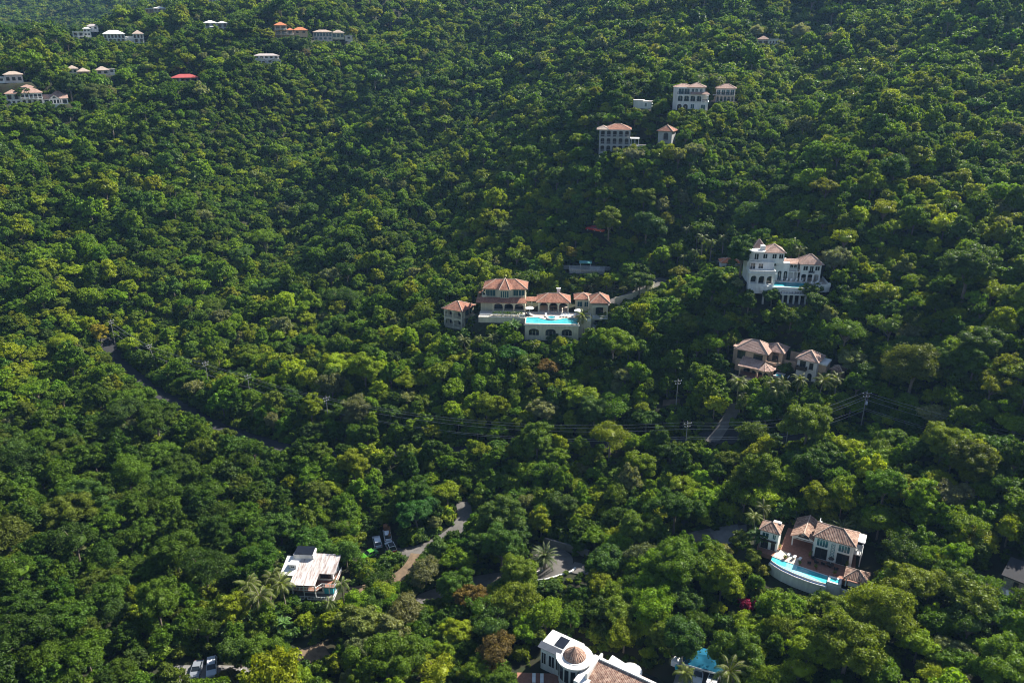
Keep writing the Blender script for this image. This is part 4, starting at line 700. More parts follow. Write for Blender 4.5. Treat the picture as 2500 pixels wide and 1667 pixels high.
# ================================================================== G: blue tarpaulin carport
fG = Fr(1713, 1650, -6); fG.pad(-5, 5, -4, 5, -0.1, 4); fG.clear(1672, 1588, 1762, 1660)
t = B('carport', 'carport under a sagging bright blue tarpaulin roof at bottom edge', 'carport', fG)
for x in (-3.3, 3.3):
    for y in (-0.2, 4.2): t.part('post', MB().tube([(x, y, -0.3), (x, y, 2.4)], 0.07, 6), 'trim')
cv = MB(); nx_, ny_ = 20, 12
def cz(i, j): x = -1 + 2 * i / nx_; y = -1 + 2 * j / ny_; return 2.35 + 0.85 * min(1, (1 - abs(x)) * 2.4) * (1 - abs(y)) - 0.12 * math.sin(i * 0.65) * math.sin(j * 0.85)
gp = lambda i, j: (-3.7 + 7.4 * i / nx_, -0.7 + 5.4 * j / ny_, cz(i, j))
for i in range(nx_):
    for j in range(ny_): cv.face([gp(i, j), gp(i + 1, j), gp(i + 1, j + 1), gp(i, j + 1)])
t.part('canopy', cv, 'canopy', smooth=True); t.part('pelmet', MB().extr([(-3.7, -0.72, 2.0), (3.7, -0.72, 2.0), gp(nx_, 0), gp(nx_ // 2, 0), gp(0, 0)], (0, -0.04, 0)), 'white'); t.part('floor', MB().box(-4.4, 4.4, -5, 4.6, -0.5, 0.02), 'concrete')
t = B('boat_cover', 'pale grey sheet draped over a low stack left of carport', 'cover', fG, (-4.9, 1.2, 0)); t.part('sheet', MB().prism([(-0.9, -0.6), (0.6, -0.9), (0.9, 0.5), (-0.4, 0.9)], -0.3, 1.1), 'cushion'); t.part('barrel', MB().lathe((0.3, -1.2, 0), [(0, 0), (0.3, 0), (0.3, 0.85), (0, 0.88)], 12), 'turq')

# ================================================================== H, I: arcaded houses on the upper right slope
fH = Fr(1500, 377, 0, 0, 0.95); fH.pad(-8, 18, 0, 9, -0.2, 5); fH.clear(1452, 300, 1534, 366); fH.clear(1555, 345, 1600, 356)
t = B('arcaded_house', 'grey stucco three storey house with rows of dark arches under terracotta roof', 'house', fH)
z = t.floors(-6.6, 6.2, 0, 9, 0.9, [('a', 5)] * 3, 'grey', 'dark', fh=3.0, rs=0, rm='grey'); t.hip(-4.4, 6.2, 0.5, 9, z + 0.12, 2.0, 0.5); t.hip(-7.4, -2.8, -0.1, 6, z + 0.12, 1.3, 0.4, 'tilecream')
t.part('porch_roof', MB().box(6.3, 10.0, -0.6, 4, 6.4, 6.62), 'white'); t.part('porch_floor', MB().box(6.3, 10.0, -0.6, 5, 0.5, 3.75), 'grey')
for x in (6.7, 8.2, 9.7): t.col(x, -0.3, 3.76, 6.4, 0.14, 'white')
t.part('terrace_wall', MB().box(10.02, 17, -0.2, 0.3, 0.8, 4.0).box(10.02, 17, 0.3, 4, 2.4, 3.1), 'pinkw'); t.win('r', 6.2, 4.5, 7.6, 1.4, 1.4, 'dark')
fH2 = Fr(1622, 352, -16); fH2.pad(-4, 4, 0, 6, -0.1, 4); fH2.clear(1598, 308, 1640, 346)
t = B('tower_cottage', 'small square cottage with a pyramid terracotta roof and one arched window', 'cottage', fH2); t.block(-2.7, 2.7, 0, 5.4, -3.5, 4.9, 'grey'); t.hip(-2.7, 2.7, 0, 5.4, 4.92, 2.0, 0.6); t.win('f', 0, 0.4, 1.8, 1.6, 2.4, 'dark', arch=0.6); t.win('f', 0, 0.4, -1.6, 1.8, 1.8, 'dark', name='door'); t.part('balcony', MB().box(-0.9, 1.7, -0.7, 0.02, 1.4, 1.6), 'grey')
for y in (1.5, 3.6): t.win('l', -2.7, y, 2.2, 0.7, 1.7, 'dark')
t.part('yard_wall', MB().box(4, 11, 0.4, 0.8, -1.2, 0.4), 'pinkw')
fI = Fr(1686, 272, 0, 0, 0.92); fI.pad(-9, 8.5, 0, 9, -0.2, 5); fI.clear(1638, 205, 1728, 266); fI.clear(1742, 206, 1798, 245)
t = B('upper_villa', 'lilac white three storey villa with teal doors and tile skirt roof', 'villa', fI)
t.block(-6.4, 7.2, 0, 9, -1.5, 3.9, 'white'); t.block(-6.4, 7.2, 2.2, 9, 3.9, 6.9, 'white', 'middle_wall'); t.block(-6.4, 5.6, 1.2, 9, 7.0, 10.0, 'white', 'upper_wall'); t.part('floor_slab', MB().box(-6.6, 7.5, -0.1, 9, 3.8, 4.1).box(-6.6, 5.8, -0.1, 9, 6.7, 7.05), 'white')
t.block(-8.1, -6.42, 2, 9, -1, 9.9, 'white', 'side_wall'); t.arcade('f', 0, -6.4, 7.2, 4.1, 6.75, 5, 'white', 0.4); t.arcade('r', 7.2, 0.42, 2.2, 4.1, 6.75, 1, 'white', 0.3)
for k in range(4): t.win('f', 2.2, -4.9 + k * 2.75, 4.2, 1.9, 2.1, 'trim', 'tealglass', name='door')
for x, wd in ((-4.7, 2.2), (-2.2, 2.2)): t.win('f', 1.2, x, 7.2, wd, 2.2, 'trim', 'tealglass', name='door')
for x in (0.3, 1.9, 3.9): t.win('f', 1.2, x, 8.0, 1.0, 1.4, 'trim', 'tealglass', arch=0.3)
for x in (-5.0, -2.4): t.win('f', 0, x, 0.3, 2.0, 2.7, 'trim', 'dark', arch=0.9, name='door')
t.win('f', 0, 0.6, 1.2, 1.5, 1.8, 'trim', 'tealglass'); t.win('f', 0, 5.2, 0.6, 1.8, 2.2, 'trim', 'tealglass', name='door'); t.rail([(-6.2, 0.1), (-0.6, 0.1)], 7.05, 1.0, 'dark', 0.5); t.rail([(-6.2, 0.15), (7.0, 0.15)], 4.1, 0.9, 'dark', 0.5); t.part('low_terrace', MB().box(1, 9, -1.2, 0.02, -0.6, 0.1), 'pinkw')
t.hip(-1.8, 5.6, 1.2, 9, 10.02, 1.8, 0.5, 'tilepink'); t.hip(-8.0, 0, 2.4, 9, 10.0, 1.3, 0.4, 'tilepink'); sr = MB().extr([(-0.6, -0.6, 7.08), (7.9, -0.6, 7.08), (6.5, 1.18, 8.0), (-0.6, 1.18, 8.0)], (0, 0, 0.14)); t.part('skirt_roof', sr, 'tilepink')
fI2 = Fr(1766, 249, 0, 0, 0.92); fI2.pad(-6, 6, 0, 7, -0.2, 4); fI2.clear(1742, 206, 1798, 248)
t = B('guest_villa', 'pink white two storey guest house with balcony, right of the lilac villa', 'house', fI2); z = t.floors(-3.6, 4.8, 0, 6.5, 0, [('a', 5), ('d', 4)], 'pinkw', 'trim', 'tealglass', fh=2.9, rs=0, rm='dark'); t.part('balcony', MB().box(-5.0, 4.9, -1.0, 0.02, 2.8, 3.0), 'white'); t.rail([(-4.9, 0), (-4.9, -0.9), (4.8, -0.9)], 3.0, 0.95, 'dark', 0.5); t.hip(-3.6, 4.8, 0, 6.5, z + 0.02, 1.8, 0.5, 'tilepink'); t.part('stair', MB().extr([(-5.6, -0.2, 0), (-3.7, -0.2, 0), (-3.7, -0.2, 2.6)], (0, 1.0, 0)), 'peach')
fI3 = Fr(1569, 265, -6, 0, 0.95); fI3.pad(-5, 5, 0, 5, -0.1, 4); fI3.clear(1546, 250, 1592, 266)
t = B('flat_roofed_annex', 'low plain white flat roofed annex left of the lilac villa', 'annex', fI3); t.block(-4.2, 0, 0, 4.5, -1, 3.3, 'white'); t.block(0.02, 4.0, -0.5, 4.2, -1, 2.9, 'white', 'front_wall'); t.part('roof', MB().box(-4.4, 0.2, -0.2, 4.7, 3.3, 3.5).box(0.21, 4.2, -0.7, 4.4, 2.9, 3.08), 'pinkw'); t.win('f', -0.5, 1.3, 0.8, 0.8, 1.5, 'trim', 'tealglass')

# ================================================================== far houses
def far(u, v, yaw, boxc, name, label, cat, parts, group=None, padx=8, pady=9, k=0.9):
    f = Fr(u, v, yaw, 0, k); f.pad(-padx, padx, 0, pady, -0.2, 5)
    for q in boxc: f.clear(*q)
    t = B(name, label, cat, f, group=group)
    for q in parts:
        x0, x1, y0, y1, z0, fl, roof, rh, wm, rm = q[:10]; fh = q[10] if len(q) > 10 else 3.0; fm = q[11] if len(q) > 11 else 'glass'
        z = t.floors(x0, x1, y0, y1, z0, fl, wm, 'trim', fm, fh, 1.6, True, 1)
        if roof == 'h': t.hip(x0, x1, y0, y1, z + 0.12, rh, 0.6, rm, None)
        elif roof == 'g': t.gable(x0, x1, y0, y1, z + 0.12, rh, 'x', 0.5, rm, wm, None)
        elif roof == 'y': t.gable(x0, x1, y0, y1, z + 0.12, rh, 'y', 0.4, rm, wm, None)
        elif roof == 'f': t.part('roof', MB().box(x0 - 0.3, x1 + 0.3, y0 - 0.3, y1 + 0.3, z + 0.1, z + 0.1 + rh), rm)
    return t
t = far(86, 256, 0, [(16, 215, 160, 252)], 'white_villa', 'long white villa with cupola, faded tile roofs and fanlight gable on left slope', 'villa', [
    (-15, -7.2, 0.5, 8, 0, [('w', 3), ('a', 2)], 'h', 2.2, 'white', 'tilepink', 3.4), (-7.15, 4.8, -0.5, 9, 0, [('a', 4), ('b', 5)], 'h', 3.0, 'white', 'tilepink', 3.5), (-5.5, 0.5, 5.5, 10.5, 7.2, [('w', 2)], 'h', 1.3, 'white', 'tilepink', 3.0),
    (4.85, 18.5, 1.5, 9, 0, [('d', 4)], 'g', 2.2, 'white', 'tilepink', 3.2), (8.2, 14.0, 0.2, 3, 0, [('d', 3)], 'y', 2.0, 'white', 'tilepink', 3.2), (11, 16.5, 7.5, 12, 3.2, [('', 0)], 'h', 2.3, 'pinkw', 'tilepink', 2.2), (-17.6, -15.05, 2, 7, 0, [('w', 1)], 'f', 0.3, 'white', 'white', 3.6)], None, 18, 11, 0.78)
t.win('f', 0.2, 11.1, 3.5, 1.9, 1.0, arch=0.95, far=True); t.part('terrace_wall', MB().box(-18, 16, -3.2, -2.8, -2.5, 0.4).box(-18, 16, -2.8, -0.6, -1, 0.05), 'white')
t = far(309, 104.5, 0, [(262, 78, 358, 103)], 'colonnaded_villa', 'white two storey villa with arcaded verandas and white hip roof near ridge top', 'villa', [(-15.5, -0.5, 0, 9, 0, [('a', 5), ('a', 6)], 'h', 2.6, 'white', 'whitemetal', 3.1), (5.2, 12.8, 0, 7, 0, [('a', 2), ('a', 3)], 'h', 2.6, 'white', 'tilecream', 3.1)], None, 16, 10, 0.78)
t.part('stair', MB().extr([(-0.4, 1, 0), (5.1, 1, 0), (-0.4, 1, 4.6)], (0, 1.5, 0)).box(-0.4, 5.15, 2.6, 6, 0, 4.6), 'white')
far(205, 98, 0, [(182, 55, 232, 95)], 'stepped_house', 'pale blue grey house stepping up the ridge left of the colonnaded villa', 'house', [(-7.5, 0.5, 0, 7, 0, [('a', 2), ('a', 2)], 'f', 0.3, 'white', 'white'), (0.55, 6, 1, 8, 2.5, [('w', 2), ('w', 2)], 'h', 1.2, 'white', 'whitemetal'), (4, 12, 7, 12, 7.5, [('w', 2)], 'h', 1.6, 'white', 'greyroof'), (-4.5, 4, -2.5, 0.3, -2.5, [('', 0)], 'f', 0.2, 'white', 'white')], None, 12, 10, 0.8)
far(377, 33, 0, [(350, 22, 402, 31)], 'low_roofed_house', 'low house with long thin white roof close to the top edge', 'house', [(-9, -1, 1, 8, 0, [('w', 3)], 'f', 0.5, 'peach', 'white', 2.8), (-0.5, 9, 0, 8, 0.8, [('w', 3)], 'h', 1.3, 'cream', 'whitemetal', 2.6)])
far(34, 202, 0, [(5, 176, 52, 200)], 'roadside_cottage', 'small cottage with cream hip roof at left edge above the white villa', 'cottage', [(-4, 4.6, 0, 6, 0, [('w', 3)], 'h', 1.6, 'pinkw', 'tilecream', 4.0), (-7, -4.05, 0, 4, 0, [('w', 1)], 'f', 0.3, 'white', 'white', 2.6)])
far(179, 181, 0, [(167, 165, 192, 178)], 'hipped_cottage', 'tiny pale cottage with pyramid roof, leftmost of three among trees', 'cottage', [(-2.6, 2.6, 0, 5, 0, [('w', 2)], 'h', 1.8, 'pinkw', 'tilecream', 2.8)], 'three small hipped cottages', 5, 6)
far(205, 188, 0, [(193, 170, 218, 180)], 'hipped_cottage', 'tiny cottage with greyish hip roof between the other two', 'cottage', [(-3, 3.2, 0, 6, 0, [('w', 2)], 'h', 2.0, 'peach', 'tilecream', 2.8)], 'three small hipped cottages', 5, 6)
far(253, 184, 0, [(238, 165, 272, 181)], 'hipped_cottage', 'small cottage with wide grey pink hip roof, rightmost of three', 'cottage', [(-3.8, 3.2, 0, 6, 0, [('w', 2)], 'h', 2.0, 'pinkw', 'tilecream', 2.8), (3.25, 6.4, 1, 5, 0.6, [('w', 1)], 'f', 0.3, 'white', 'greyroof', 2.4)], 'three small hipped cottages', 6, 6)
t = far(455, 202, 0, [(418, 177, 489, 200)], 'red_roofed_house', 'low open house under a broad bright red roof on left slope', 'house', [(-7.6, 6.6, 2, 8, 0, [('d', 4)], '', 0, 'peach', 'redmetal', 2.7)], None, 9, 9)
t.hip(-7.8, 7.2, -0.6, 8.2, 2.85, 1.9, 0.6, 'redmetal', None)
for x in (-7.6, -3.8, -3.2, 2.4, 6.8): t.part('post', MB().box(x - 0.14, x + 0.14, -0.5, -0.22, 0, 2.7), 'trim')
t.part('deck', MB().box(-7.8, 7.2, -0.8, 2, -0.8, 0), 'redtile'); t.rail([(-7.7, -0.7), (7.1, -0.7)], 0, 0.9, 'pinkw', 0.6)
far(524, 10, 0, [(513, 0, 540, 9)], 'hilltop_house', 'small white house with orange roof cut by the top edge', 'house', [(-4, 4, 0, 7, 0, [('w', 3)], 'h', 1.8, 'white', 'tileorange', 3.2)], None, 6, 7)
t = far(528, 76, 0, [(502, 52, 555, 73)], 'twin_gabled_house', 'blue white house with two small white hip roofs and lean-to awning', 'house', [(-7.6, 1.0, 0, 7, 0, [('w', 2), ('a', 2)], 'h', 1.5, 'white', 'whitemetal', 2.6), (1.05, 8, 0.5, 7, 0, [('w', 2), ('a', 2)], 'h', 1.3, 'white', 'whitemetal', 2.5)])
t.part('awning', MB().extr([(-4, -2.2, 2.5), (0.5, -2.2, 2.5), (0.5, 0, 3.4), (-4, 0, 3.4)], (0, 0, 0.12)), 'whitemetal')
far(694, 97, 0, [(668, 62, 736, 95)], 'orange_roofed_house', 'cream tower house with bright orange tile roofs and balconies', 'house', [(-5.5, 2.3, 0, 7, 0, [('d', 2), ('b', 2), ('b', 2)], 'h', 2.0, 'peach', 'tileorange', 2.9), (2.35, 6.3, 0.3, 6, 0, [('d', 1), ('b', 1)], 'h', 1.3, 'peach', 'tileorange', 2.9), (6.4, 15.5, 1.5, 8, 3.0, [('w', 2)], 'h', 1.9, 'peach', 'tileorange', 2.7)], None, 12, 9)
t = far(797, 101, 0, [(757, 76, 852, 100)], 'long_windowed_house', 'long cream house with band of teal windows under pale hip roofs', 'house', [(-8.6, 4.2, 0, 8, 0, [('w', 4), ('d', 6)], 'h', 1.5, 'pinkw', 'tilecream', 2.9, 'tealglass'), (4.25, 12.5, 1, 8, 2.5, [('d', 3)], 'h', 1.8, 'cream', 'tilecream', 2.9, 'tealglass'), (13, 18, 1, 4, 0.5, [('w', 1)], 'f', 0.3, 'pinkw', 'pinkw', 3.0)], None, 14, 9)
t = far(653, 157, 0, [(622, 133, 686, 155)], 'grey_roofed_house', 'lavender white house with grey roofs and dark gabled porches', 'house', [(-7.6, 7.2, 1.5, 8, 0, [('w', 4), ('w', 5)], 'h', 1.2, 'white', 'greyroof', 2.4), (-6, -1, -0.5, 1.5, 0, [('d', 2)], 'y', 1.5, 'white', 'greyroof', 2.3), (2.6, 8.2, -0.3, 1.5, 0, [('d', 2)], 'y', 1.0, 'white', 'greyroof', 2.2)])
far(1876, 112, 0, [(1845, 88, 1905, 108)], 'wooded_bungalow', 'white bungalow with dull red hip roof half hidden by pale trees', 'bungalow', [(-6.5, 0, 0, 6, 0, [('d', 2)], 'h', 1.9, 'white', 'tilepink', 3.3), (0.05, 5.2, 0, 5, 0.2, [('w', 3)], 'f', 0.3, 'white', 'white', 3.1), (5.3, 10, 1, 5, 0, [('w', 2)], 'f', 0.2, 'pinkw', 'greyroof', 3.0)])
# K: the house cut by the right edge
fK = Fr(2473, 1442, -6); fK.pad(-4, 8, -3, 6, -0.1, 3); fK.clear(2455, 1396, 2500, 1450)
t = B('stone_house', 'low stone walled house with dark roof cut by right edge', 'house', fK); t.block(-1.9, 2.6, 0, 5, -1, 2.5, 'stone'); t.part('roof', MB().extr([(-2.3, -0.5, 2.5), (3.0, -0.5, 2.5), (3.0, 5.5, 3.3), (-2.3, 5.5, 3.3)], (0, 0, 0.2)), 'asphalt'); t.win('f', 0, 0.2, 0, 0.6, 1.9, 'dark', name='door'); t.part('terrace', MB().box(-2.4, 7, -4.2, -0.02, -1.2, 0.02), 'paving'); t.block(3.2, 8, -1.0, 5, -1, 4.2, 'stone', 'side_wall'); t.hip(3.2, 8, -1, 5, 4.22, 1.3, 0.4, 'tile'); t.part('pillar', MB().box(1.6, 2.6, -3.1, -2.3, 0, 2.0), 'redtile')
for k, (x, y) in enumerate(((-0.3, -2.6), (1.0, -3.6))): lounger(fK, x, y, 0.02, 20, ['white lounger on the stone house terrace, nearer the door', 'white lounger on the stone house terrace, nearer the edge'][k], 'loungers at the stone house')

# ================================================================== vehicles, site things
def car(u, v, rot, label, paint, L=4.5, W=1.85, H=1.65, suv=True, van=False, top=None):
    f = Fr(u, v, rot); f.clear(u - 14, v - 14, u + 14, v + 8); FOOT.append((f, -1.6, 1.6, -2.9, 2.9))
    root = thing('parked_car', label, 'car', f.p, f.rz, 'parked cars'); hl, hw = L / 2, W / 2; mb = MB()
    pr = [(-hl, 0.35), (-hl, 0.92), (-hl + 0.15, 1.0), (hl - 1.1, 0.98), (hl - 0.1, 0.82), (hl, 0.6), (hl, 0.35)]
    mb.extr([(-hw, y, z) for y, z in pr], (2 * hw, 0, 0))
    a, b = (-hl + 0.12, hl - 1.35) if suv else (-hl + 0.7, hl - 1.35); rt = [(a + 0.35, H - 0.06), (b - 0.75, H - 0.06)]
    mb.extr([(-hw + 0.2, rt[0][0], rt[0][1]), (-hw + 0.2, rt[1][0], rt[1][1]), (hw - 0.2, rt[1][0], rt[1][1]), (hw - 0.2, rt[0][0], rt[0][1])], (0, 0, 0.07))
    for sx in (-1, 1):
        for y0, y1 in ((a + 0.05, rt[0][0]), (b, rt[1][0])): mb.tube([(sx * (hw - 0.04), y0, 0.98), (sx * (hw - 0.2), y1, H - 0.02)], 0.05, 4)
        m_ = (rt[0][0] + rt[1][0]) / 2; mb.tube([(sx * (hw - 0.05), m_, 0.98), (sx * (hw - 0.2), m_, H - 0.02)], 0.05, 4)
    mb.build('body', paint, root); g = MB(); q = [(-hw + 0.07, a, 0.99), (-hw + 0.07, b, 0.99), (hw - 0.07, b, 0.99), (hw - 0.07, a, 0.99)]; r_ = [(-hw + 0.22, rt[0][0], H - 0.07), (-hw + 0.22, rt[1][0], H - 0.07), (hw - 0.22, rt[1][0], H - 0.07), (hw - 0.22, rt[0][0], H - 0.07)]
    for k in range(4): g.face([q[k], q[(k + 1) % 4], r_[(k + 1) % 4], r_[k]])
    g.build('window', 'glass', root)
    if top: MB().box(-hw + 0.3, hw - 0.3, rt[0][0] + 0.1, rt[1][0] - 0.1, H + 0.02, H + 0.06).build('roof_panel', top, root)
    for sx in (-1, 1):
        for y in (-hl + 0.85, hl - 0.85):
            wh = MB(); k = len(wh.v)
            for o, rr in ((-0.11, 0.3), (-0.1, 0.35), (0.1, 0.35), (0.11, 0.3)): wh.v.extend((sx * (hw - 0.08) + o, y + rr * math.cos(2 * math.pi * j / 14), 0.35 + rr * math.sin(2 * math.pi * j / 14)) for j in range(14))
            for i in range(3): wh.f.extend((k + i * 14 + j, k + i * 14 + (j + 1) % 14, k + (i + 1) * 14 + (j + 1) % 14, k + (i + 1) * 14 + j) for j in range(14)); wh.mi.extend([0] * 14)
            wh.f.append(tuple(range(k, k + 14))); wh.f.append(tuple(range(k + 42, k + 56))); wh.mi += [0, 0]; wo = wh.build('wheel', 'rubber', root)
            MB().box(sx * (hw + 0.035) - 0.005, sx * (hw + 0.035) + 0.005, y - 0.19, y + 0.19, 0.16, 0.54).build('rim', 'chrome', wo)
        MB().box(sx * hw * 0.72 - 0.2, sx * hw * 0.72 + 0.2, hl - 0.03, hl + 0.02, 0.6, 0.74).build('headlight', 'lamp', root); MB().box(sx * hw * 0.8 - 0.1, sx * hw * 0.8 + 0.1, -hl - 0.02, -hl + 0.03, 0.7, 0.98).build('tail_light', 'tail', root)
    return root
car(518, 1634, 172, 'silver estate car parked facing out at the lower left roadside', 'silver', 4.8, 1.85, 1.6)
car(481, 1640, 160, 'grey car half hidden by bushes left of the silver estate', 'cargrey', 4.4, 1.8, 1.5, False)
car(1704, 1652, 176, 'white car parked beneath the blue tarpaulin carport', 'carwhite', 4.6, 1.85, 1.65)
car(954, 1340, 14, 'red and white off-road car with black roof in the clearing', 'carwhite', 4.4, 1.9, 1.9, True, top='black')
car(921, 1327, 6, 'silver pickup parked left of the red and white off-road car', 'silver', 4.6, 1.85, 1.7)
car(946, 1311, 4, 'white van at the back of the clearing under the orange digger', 'carwhite', 4.4, 1.8, 1.9)
car(901, 1358, 118, 'bright lime green car parked askew in the clearing', 'cargreen', 4.4, 1.8, 1.5, False)
car(1444, 562, 80, 'bright red car glimpsed through trees on the upper slope', 'carred', 4.2, 1.8, 1.5)
car(1462, 566, 60, 'orange car glimpsed right of the red one in the trees', 'carorange', 4.2, 1.8, 1.5, False)
car(1741, 1660, 170, 'small white car at the right side of the blue carport', 'carwhite', 4.0, 1.7, 1.5, False)
for o in [o for o in SC.objects if o.get('label', '').startswith('red and white')]:
    MB().box(-0.95, 0.95, -2.26, -2.2, 0.4, 1.0).build('rear_panel', 'carred', o); MB().box(-0.965, -0.955, -2.1, 0.6, 0.45, 0.95).box(0.955, 0.965, -2.1, 0.6, 0.45, 0.95).build('side_panel', 'carred', o)
f = Fr(945, 1303, 0); t = B('digger', 'small orange digger with boom raised at the back of clearing', 'digger', f); FOOT.append((f, -2, 2, -2, 2)); f.clear(936, 1292, 956, 1306)
for x in (-0.9, 0.6): t.part('track', MB().prism([(x, -1.3), (x + 0.35, -1.3), (x + 0.35, 1.3), (x, 1.3)], 0, 0.6), 'rubber')
t.part('body', MB().box(-0.8, 0.9, -0.9, 1.1, 0.6, 1.5), 'digger'); c_ = MB()
for x in (-0.8, 0.15):
    for y in (-0.9, 0.3): c_.box(x, x + 0.09, y, y + 0.09, 1.5, 2.6)
c_.box(-0.8, 0.24, -0.9, 0.39, 2.6, 2.7); t.part('cab', c_, 'digger'); t.part('boom', MB().tube([(0.5, -0.6, 1.3), (0.6, -1.8, 3.0), (0.6, -3.0, 2.2)], 0.14, 5), 'digger'); t.part('bucket', MB().extr([(0.3, -3.0, 2.2), (0.3, -3.5, 1.7), (0.3, -3.0, 1.4)], (0.6, 0, 0)), 'digger')
f = Fr(582, 1657, 0); f.clear(572, 1642, 612, 1662); t = B('transformer_box', 'dark green metal utility box standing on the lower left road edge', 'utility box', f); t.part('cabinet', MB().box(-0.5, 0.5, -0.45, 0.45, 0, 1.1), 'binbox'); t.part('lid', MB().extr([(-0.55, -0.5, 1.1), (0.55, -0.5, 1.1), (0.55, 0.5, 1.25), (-0.55, 0.5, 1.25)], (0, 0, 0.06)), 'binbox')
f = Fr(602, 1648, -8); t = B('low_wall', 'short white L-shaped wall beside the green utility box', 'wall', f); t.parapet([(-0.9, 1.2), (-0.9, -0.2), (2.2, -0.2)], -0.2, 1.0, 0.3, 'white', 'wall')

# ================================================================== roads
def road(name, pix, wid, m, vis=(0, 1), z=0.10, cl=(8, 5, 3)):
    P = np.array([at(*q) for q in pix]); s = np.r_[0, np.cumsum(np.hypot(*np.diff(P[:, :2], axis=0).T))]
    q = np.arange(0, s[-1], 1.2); C = np.c_[[np.interp(q, s, P[:, k]) for k in range(3)]].T
    for _ in range(12): C[1:-1] = 0.25 * C[:-2] + 0.5 * C[1:-1] + 0.25 * C[2:]
    ROADS.append((name, C, wid, m, z)); n = len(C)
    for i in range(int(vis[0] * n), int(vis[1] * n), 2):
        u, v, dd = proj(C[i]); CLR.append((u - cl[0], v - cl[1], u + cl[0], v + cl[2], float(np.linalg.norm(C[i] - CAM))))
road('road', [(215, 775), (262, 838), (290, 885), (350, 938), (430, 988), (520, 1038), (600, 1066), (700, 1098), (850, 1112), (1000, 1108), (1200, 1094), (1400, 1085), (1600, 1079), (1750, 1072), (1950, 1069), (2150, 1076), (2350, 1096), (2580, 1128)], 4.8, 'asphalt', (0.06, 0.36), cl=(5, 4, 1))
road('driveway', [(1732, 1088), (1762, 1045), (1785, 1015), (1800, 985)], 3.2, 'drive', (0.05, 0.6), cl=(9, 4, 2), z=0.16)
road('lane', [(1130, 1225), (1140, 1250), (1128, 1285), (1070, 1325), (1000, 1350), (930, 1350)], 3.8, 'drive', (0.3, 1.0), cl=(7, 4, 3))
road('dirt_track', [(1020, 1352), (1008, 1385), (965, 1418), (900, 1440), (840, 1448)], 3.4, 'dirt', (0.25, 0.55), cl=(8, 5, 3), z=0.13)
road('hairpin_road', [(1010, 1478), (1110, 1440), (1200, 1416), (1290, 1412), (1360, 1396), (1385, 1375), (1365, 1352), (1310, 1340)], 5.5, 'drive', (0.7, 0.95), cl=(8, 5, 3))
road('back_lane', [(1395, 1385), (1480, 1400), (1560, 1388), (1640, 1358), (1700, 1315), (1760, 1298), (1830, 1292)], 4.0, 'drive', (0.85, 1.0), z=0.2, cl=(8, 5, 3))
road('forecourt', [(1742, 1316), (1775, 1302), (1812, 1300)], 6.5, 'concrete', z=0.28, cl=(12, 7, 6))
road('roadside', [(400, 1655), (470, 1650), (540, 1652), (610, 1656), (680, 1640)], 6.0, 'concrete', (0.3, 0.72), cl=(7, 6, 4))
road('villa_driveway', [(1470, 744), (1530, 724), (1590, 698), (1626, 678)], 4.4, 'drive', (0.3, 1), cl=(12, 8, 8))
road('bank', [(740, 1604), (775, 1590), (810, 1578)], 4.5, 'dirt', (0.1, 0.9), cl=(12, 10, 8)); road('mansion_drive', [(1738, 640), (1770, 636), (1800, 648)], 5, 'drive', cl=(12, 6, 3))
road('earth_bank', [(1618, 985), (1648, 978), (1668, 982)], 4, 'dirt', cl=(12, 6, 5))
def line_wall(name, label, pix, h, th, m, side=0.0):
    P = [at(*q) for q in pix]; s = np.r_[0, np.cumsum([np.hypot(*(b - a)[:2]) for a, b in zip(P[:-1], P[1:])])]; q = np.arange(0, s[-1], 1.5); C = [np.array([np.interp(x, s, [p_[k] for p_ in P]) for k in range(3)]) for x in q]
    o = C[0]; mb = MB()
    for a, b in zip(C[:-1], C[1:]):
        d = (b - a)[:2] / np.hypot(*(b - a)[:2]); n = np.array([-d[1], d[0]]) * th / 2; a_, b_ = a - o, b - o
        mb.extr([(a_[0] - n[0], a_[1] - n[1], a_[2] - 1.5), (b_[0] - n[0], b_[1] - n[1], b_[2] - 1.5), (b_[0] - n[0], b_[1] - n[1], b_[2] + h), (a_[0] - n[0], a_[1] - n[1], a_[2] + h)], (2 * n[0], 2 * n[1], 0))
    w_ = mb.build(name, m); w_.location = o; tag(w_, label, 'wall')
    for c in C[::2]: u, v, dd = proj(c); CLR.append((u - 6, v - 9, u + 6, v + 3, float(np.linalg.norm(c - CAM))))
CLR.append((1302, 1342, 1436, 1413, 186))
line_wall('roadside_wall', 'low white curving wall along the outer edge of the hairpin', [(1285, 1424), (1340, 1415), (1395, 1398), (1412, 1382)], 0.5, 0.4, 'white')
line_wall('roadside_wall', 'grey retaining wall above the hairpin road', [(1330, 1326), (1385, 1342), (1440, 1358)], 1.6, 0.4, 'concrete')
line_wall('retaining_wall', 'long pale retaining wall below the driveway right of the guest house', [(1500, 742), (1540, 733), (1580, 715), (1600, 700)], 2.2, 0.4, 'cream')
line_wall('kerb_wall', 'low stone kerb inside the hairpin around the date palm', [(1310, 1398), (1335, 1392), (1348, 1380)], 0.4, 0.4, 'pinkw')

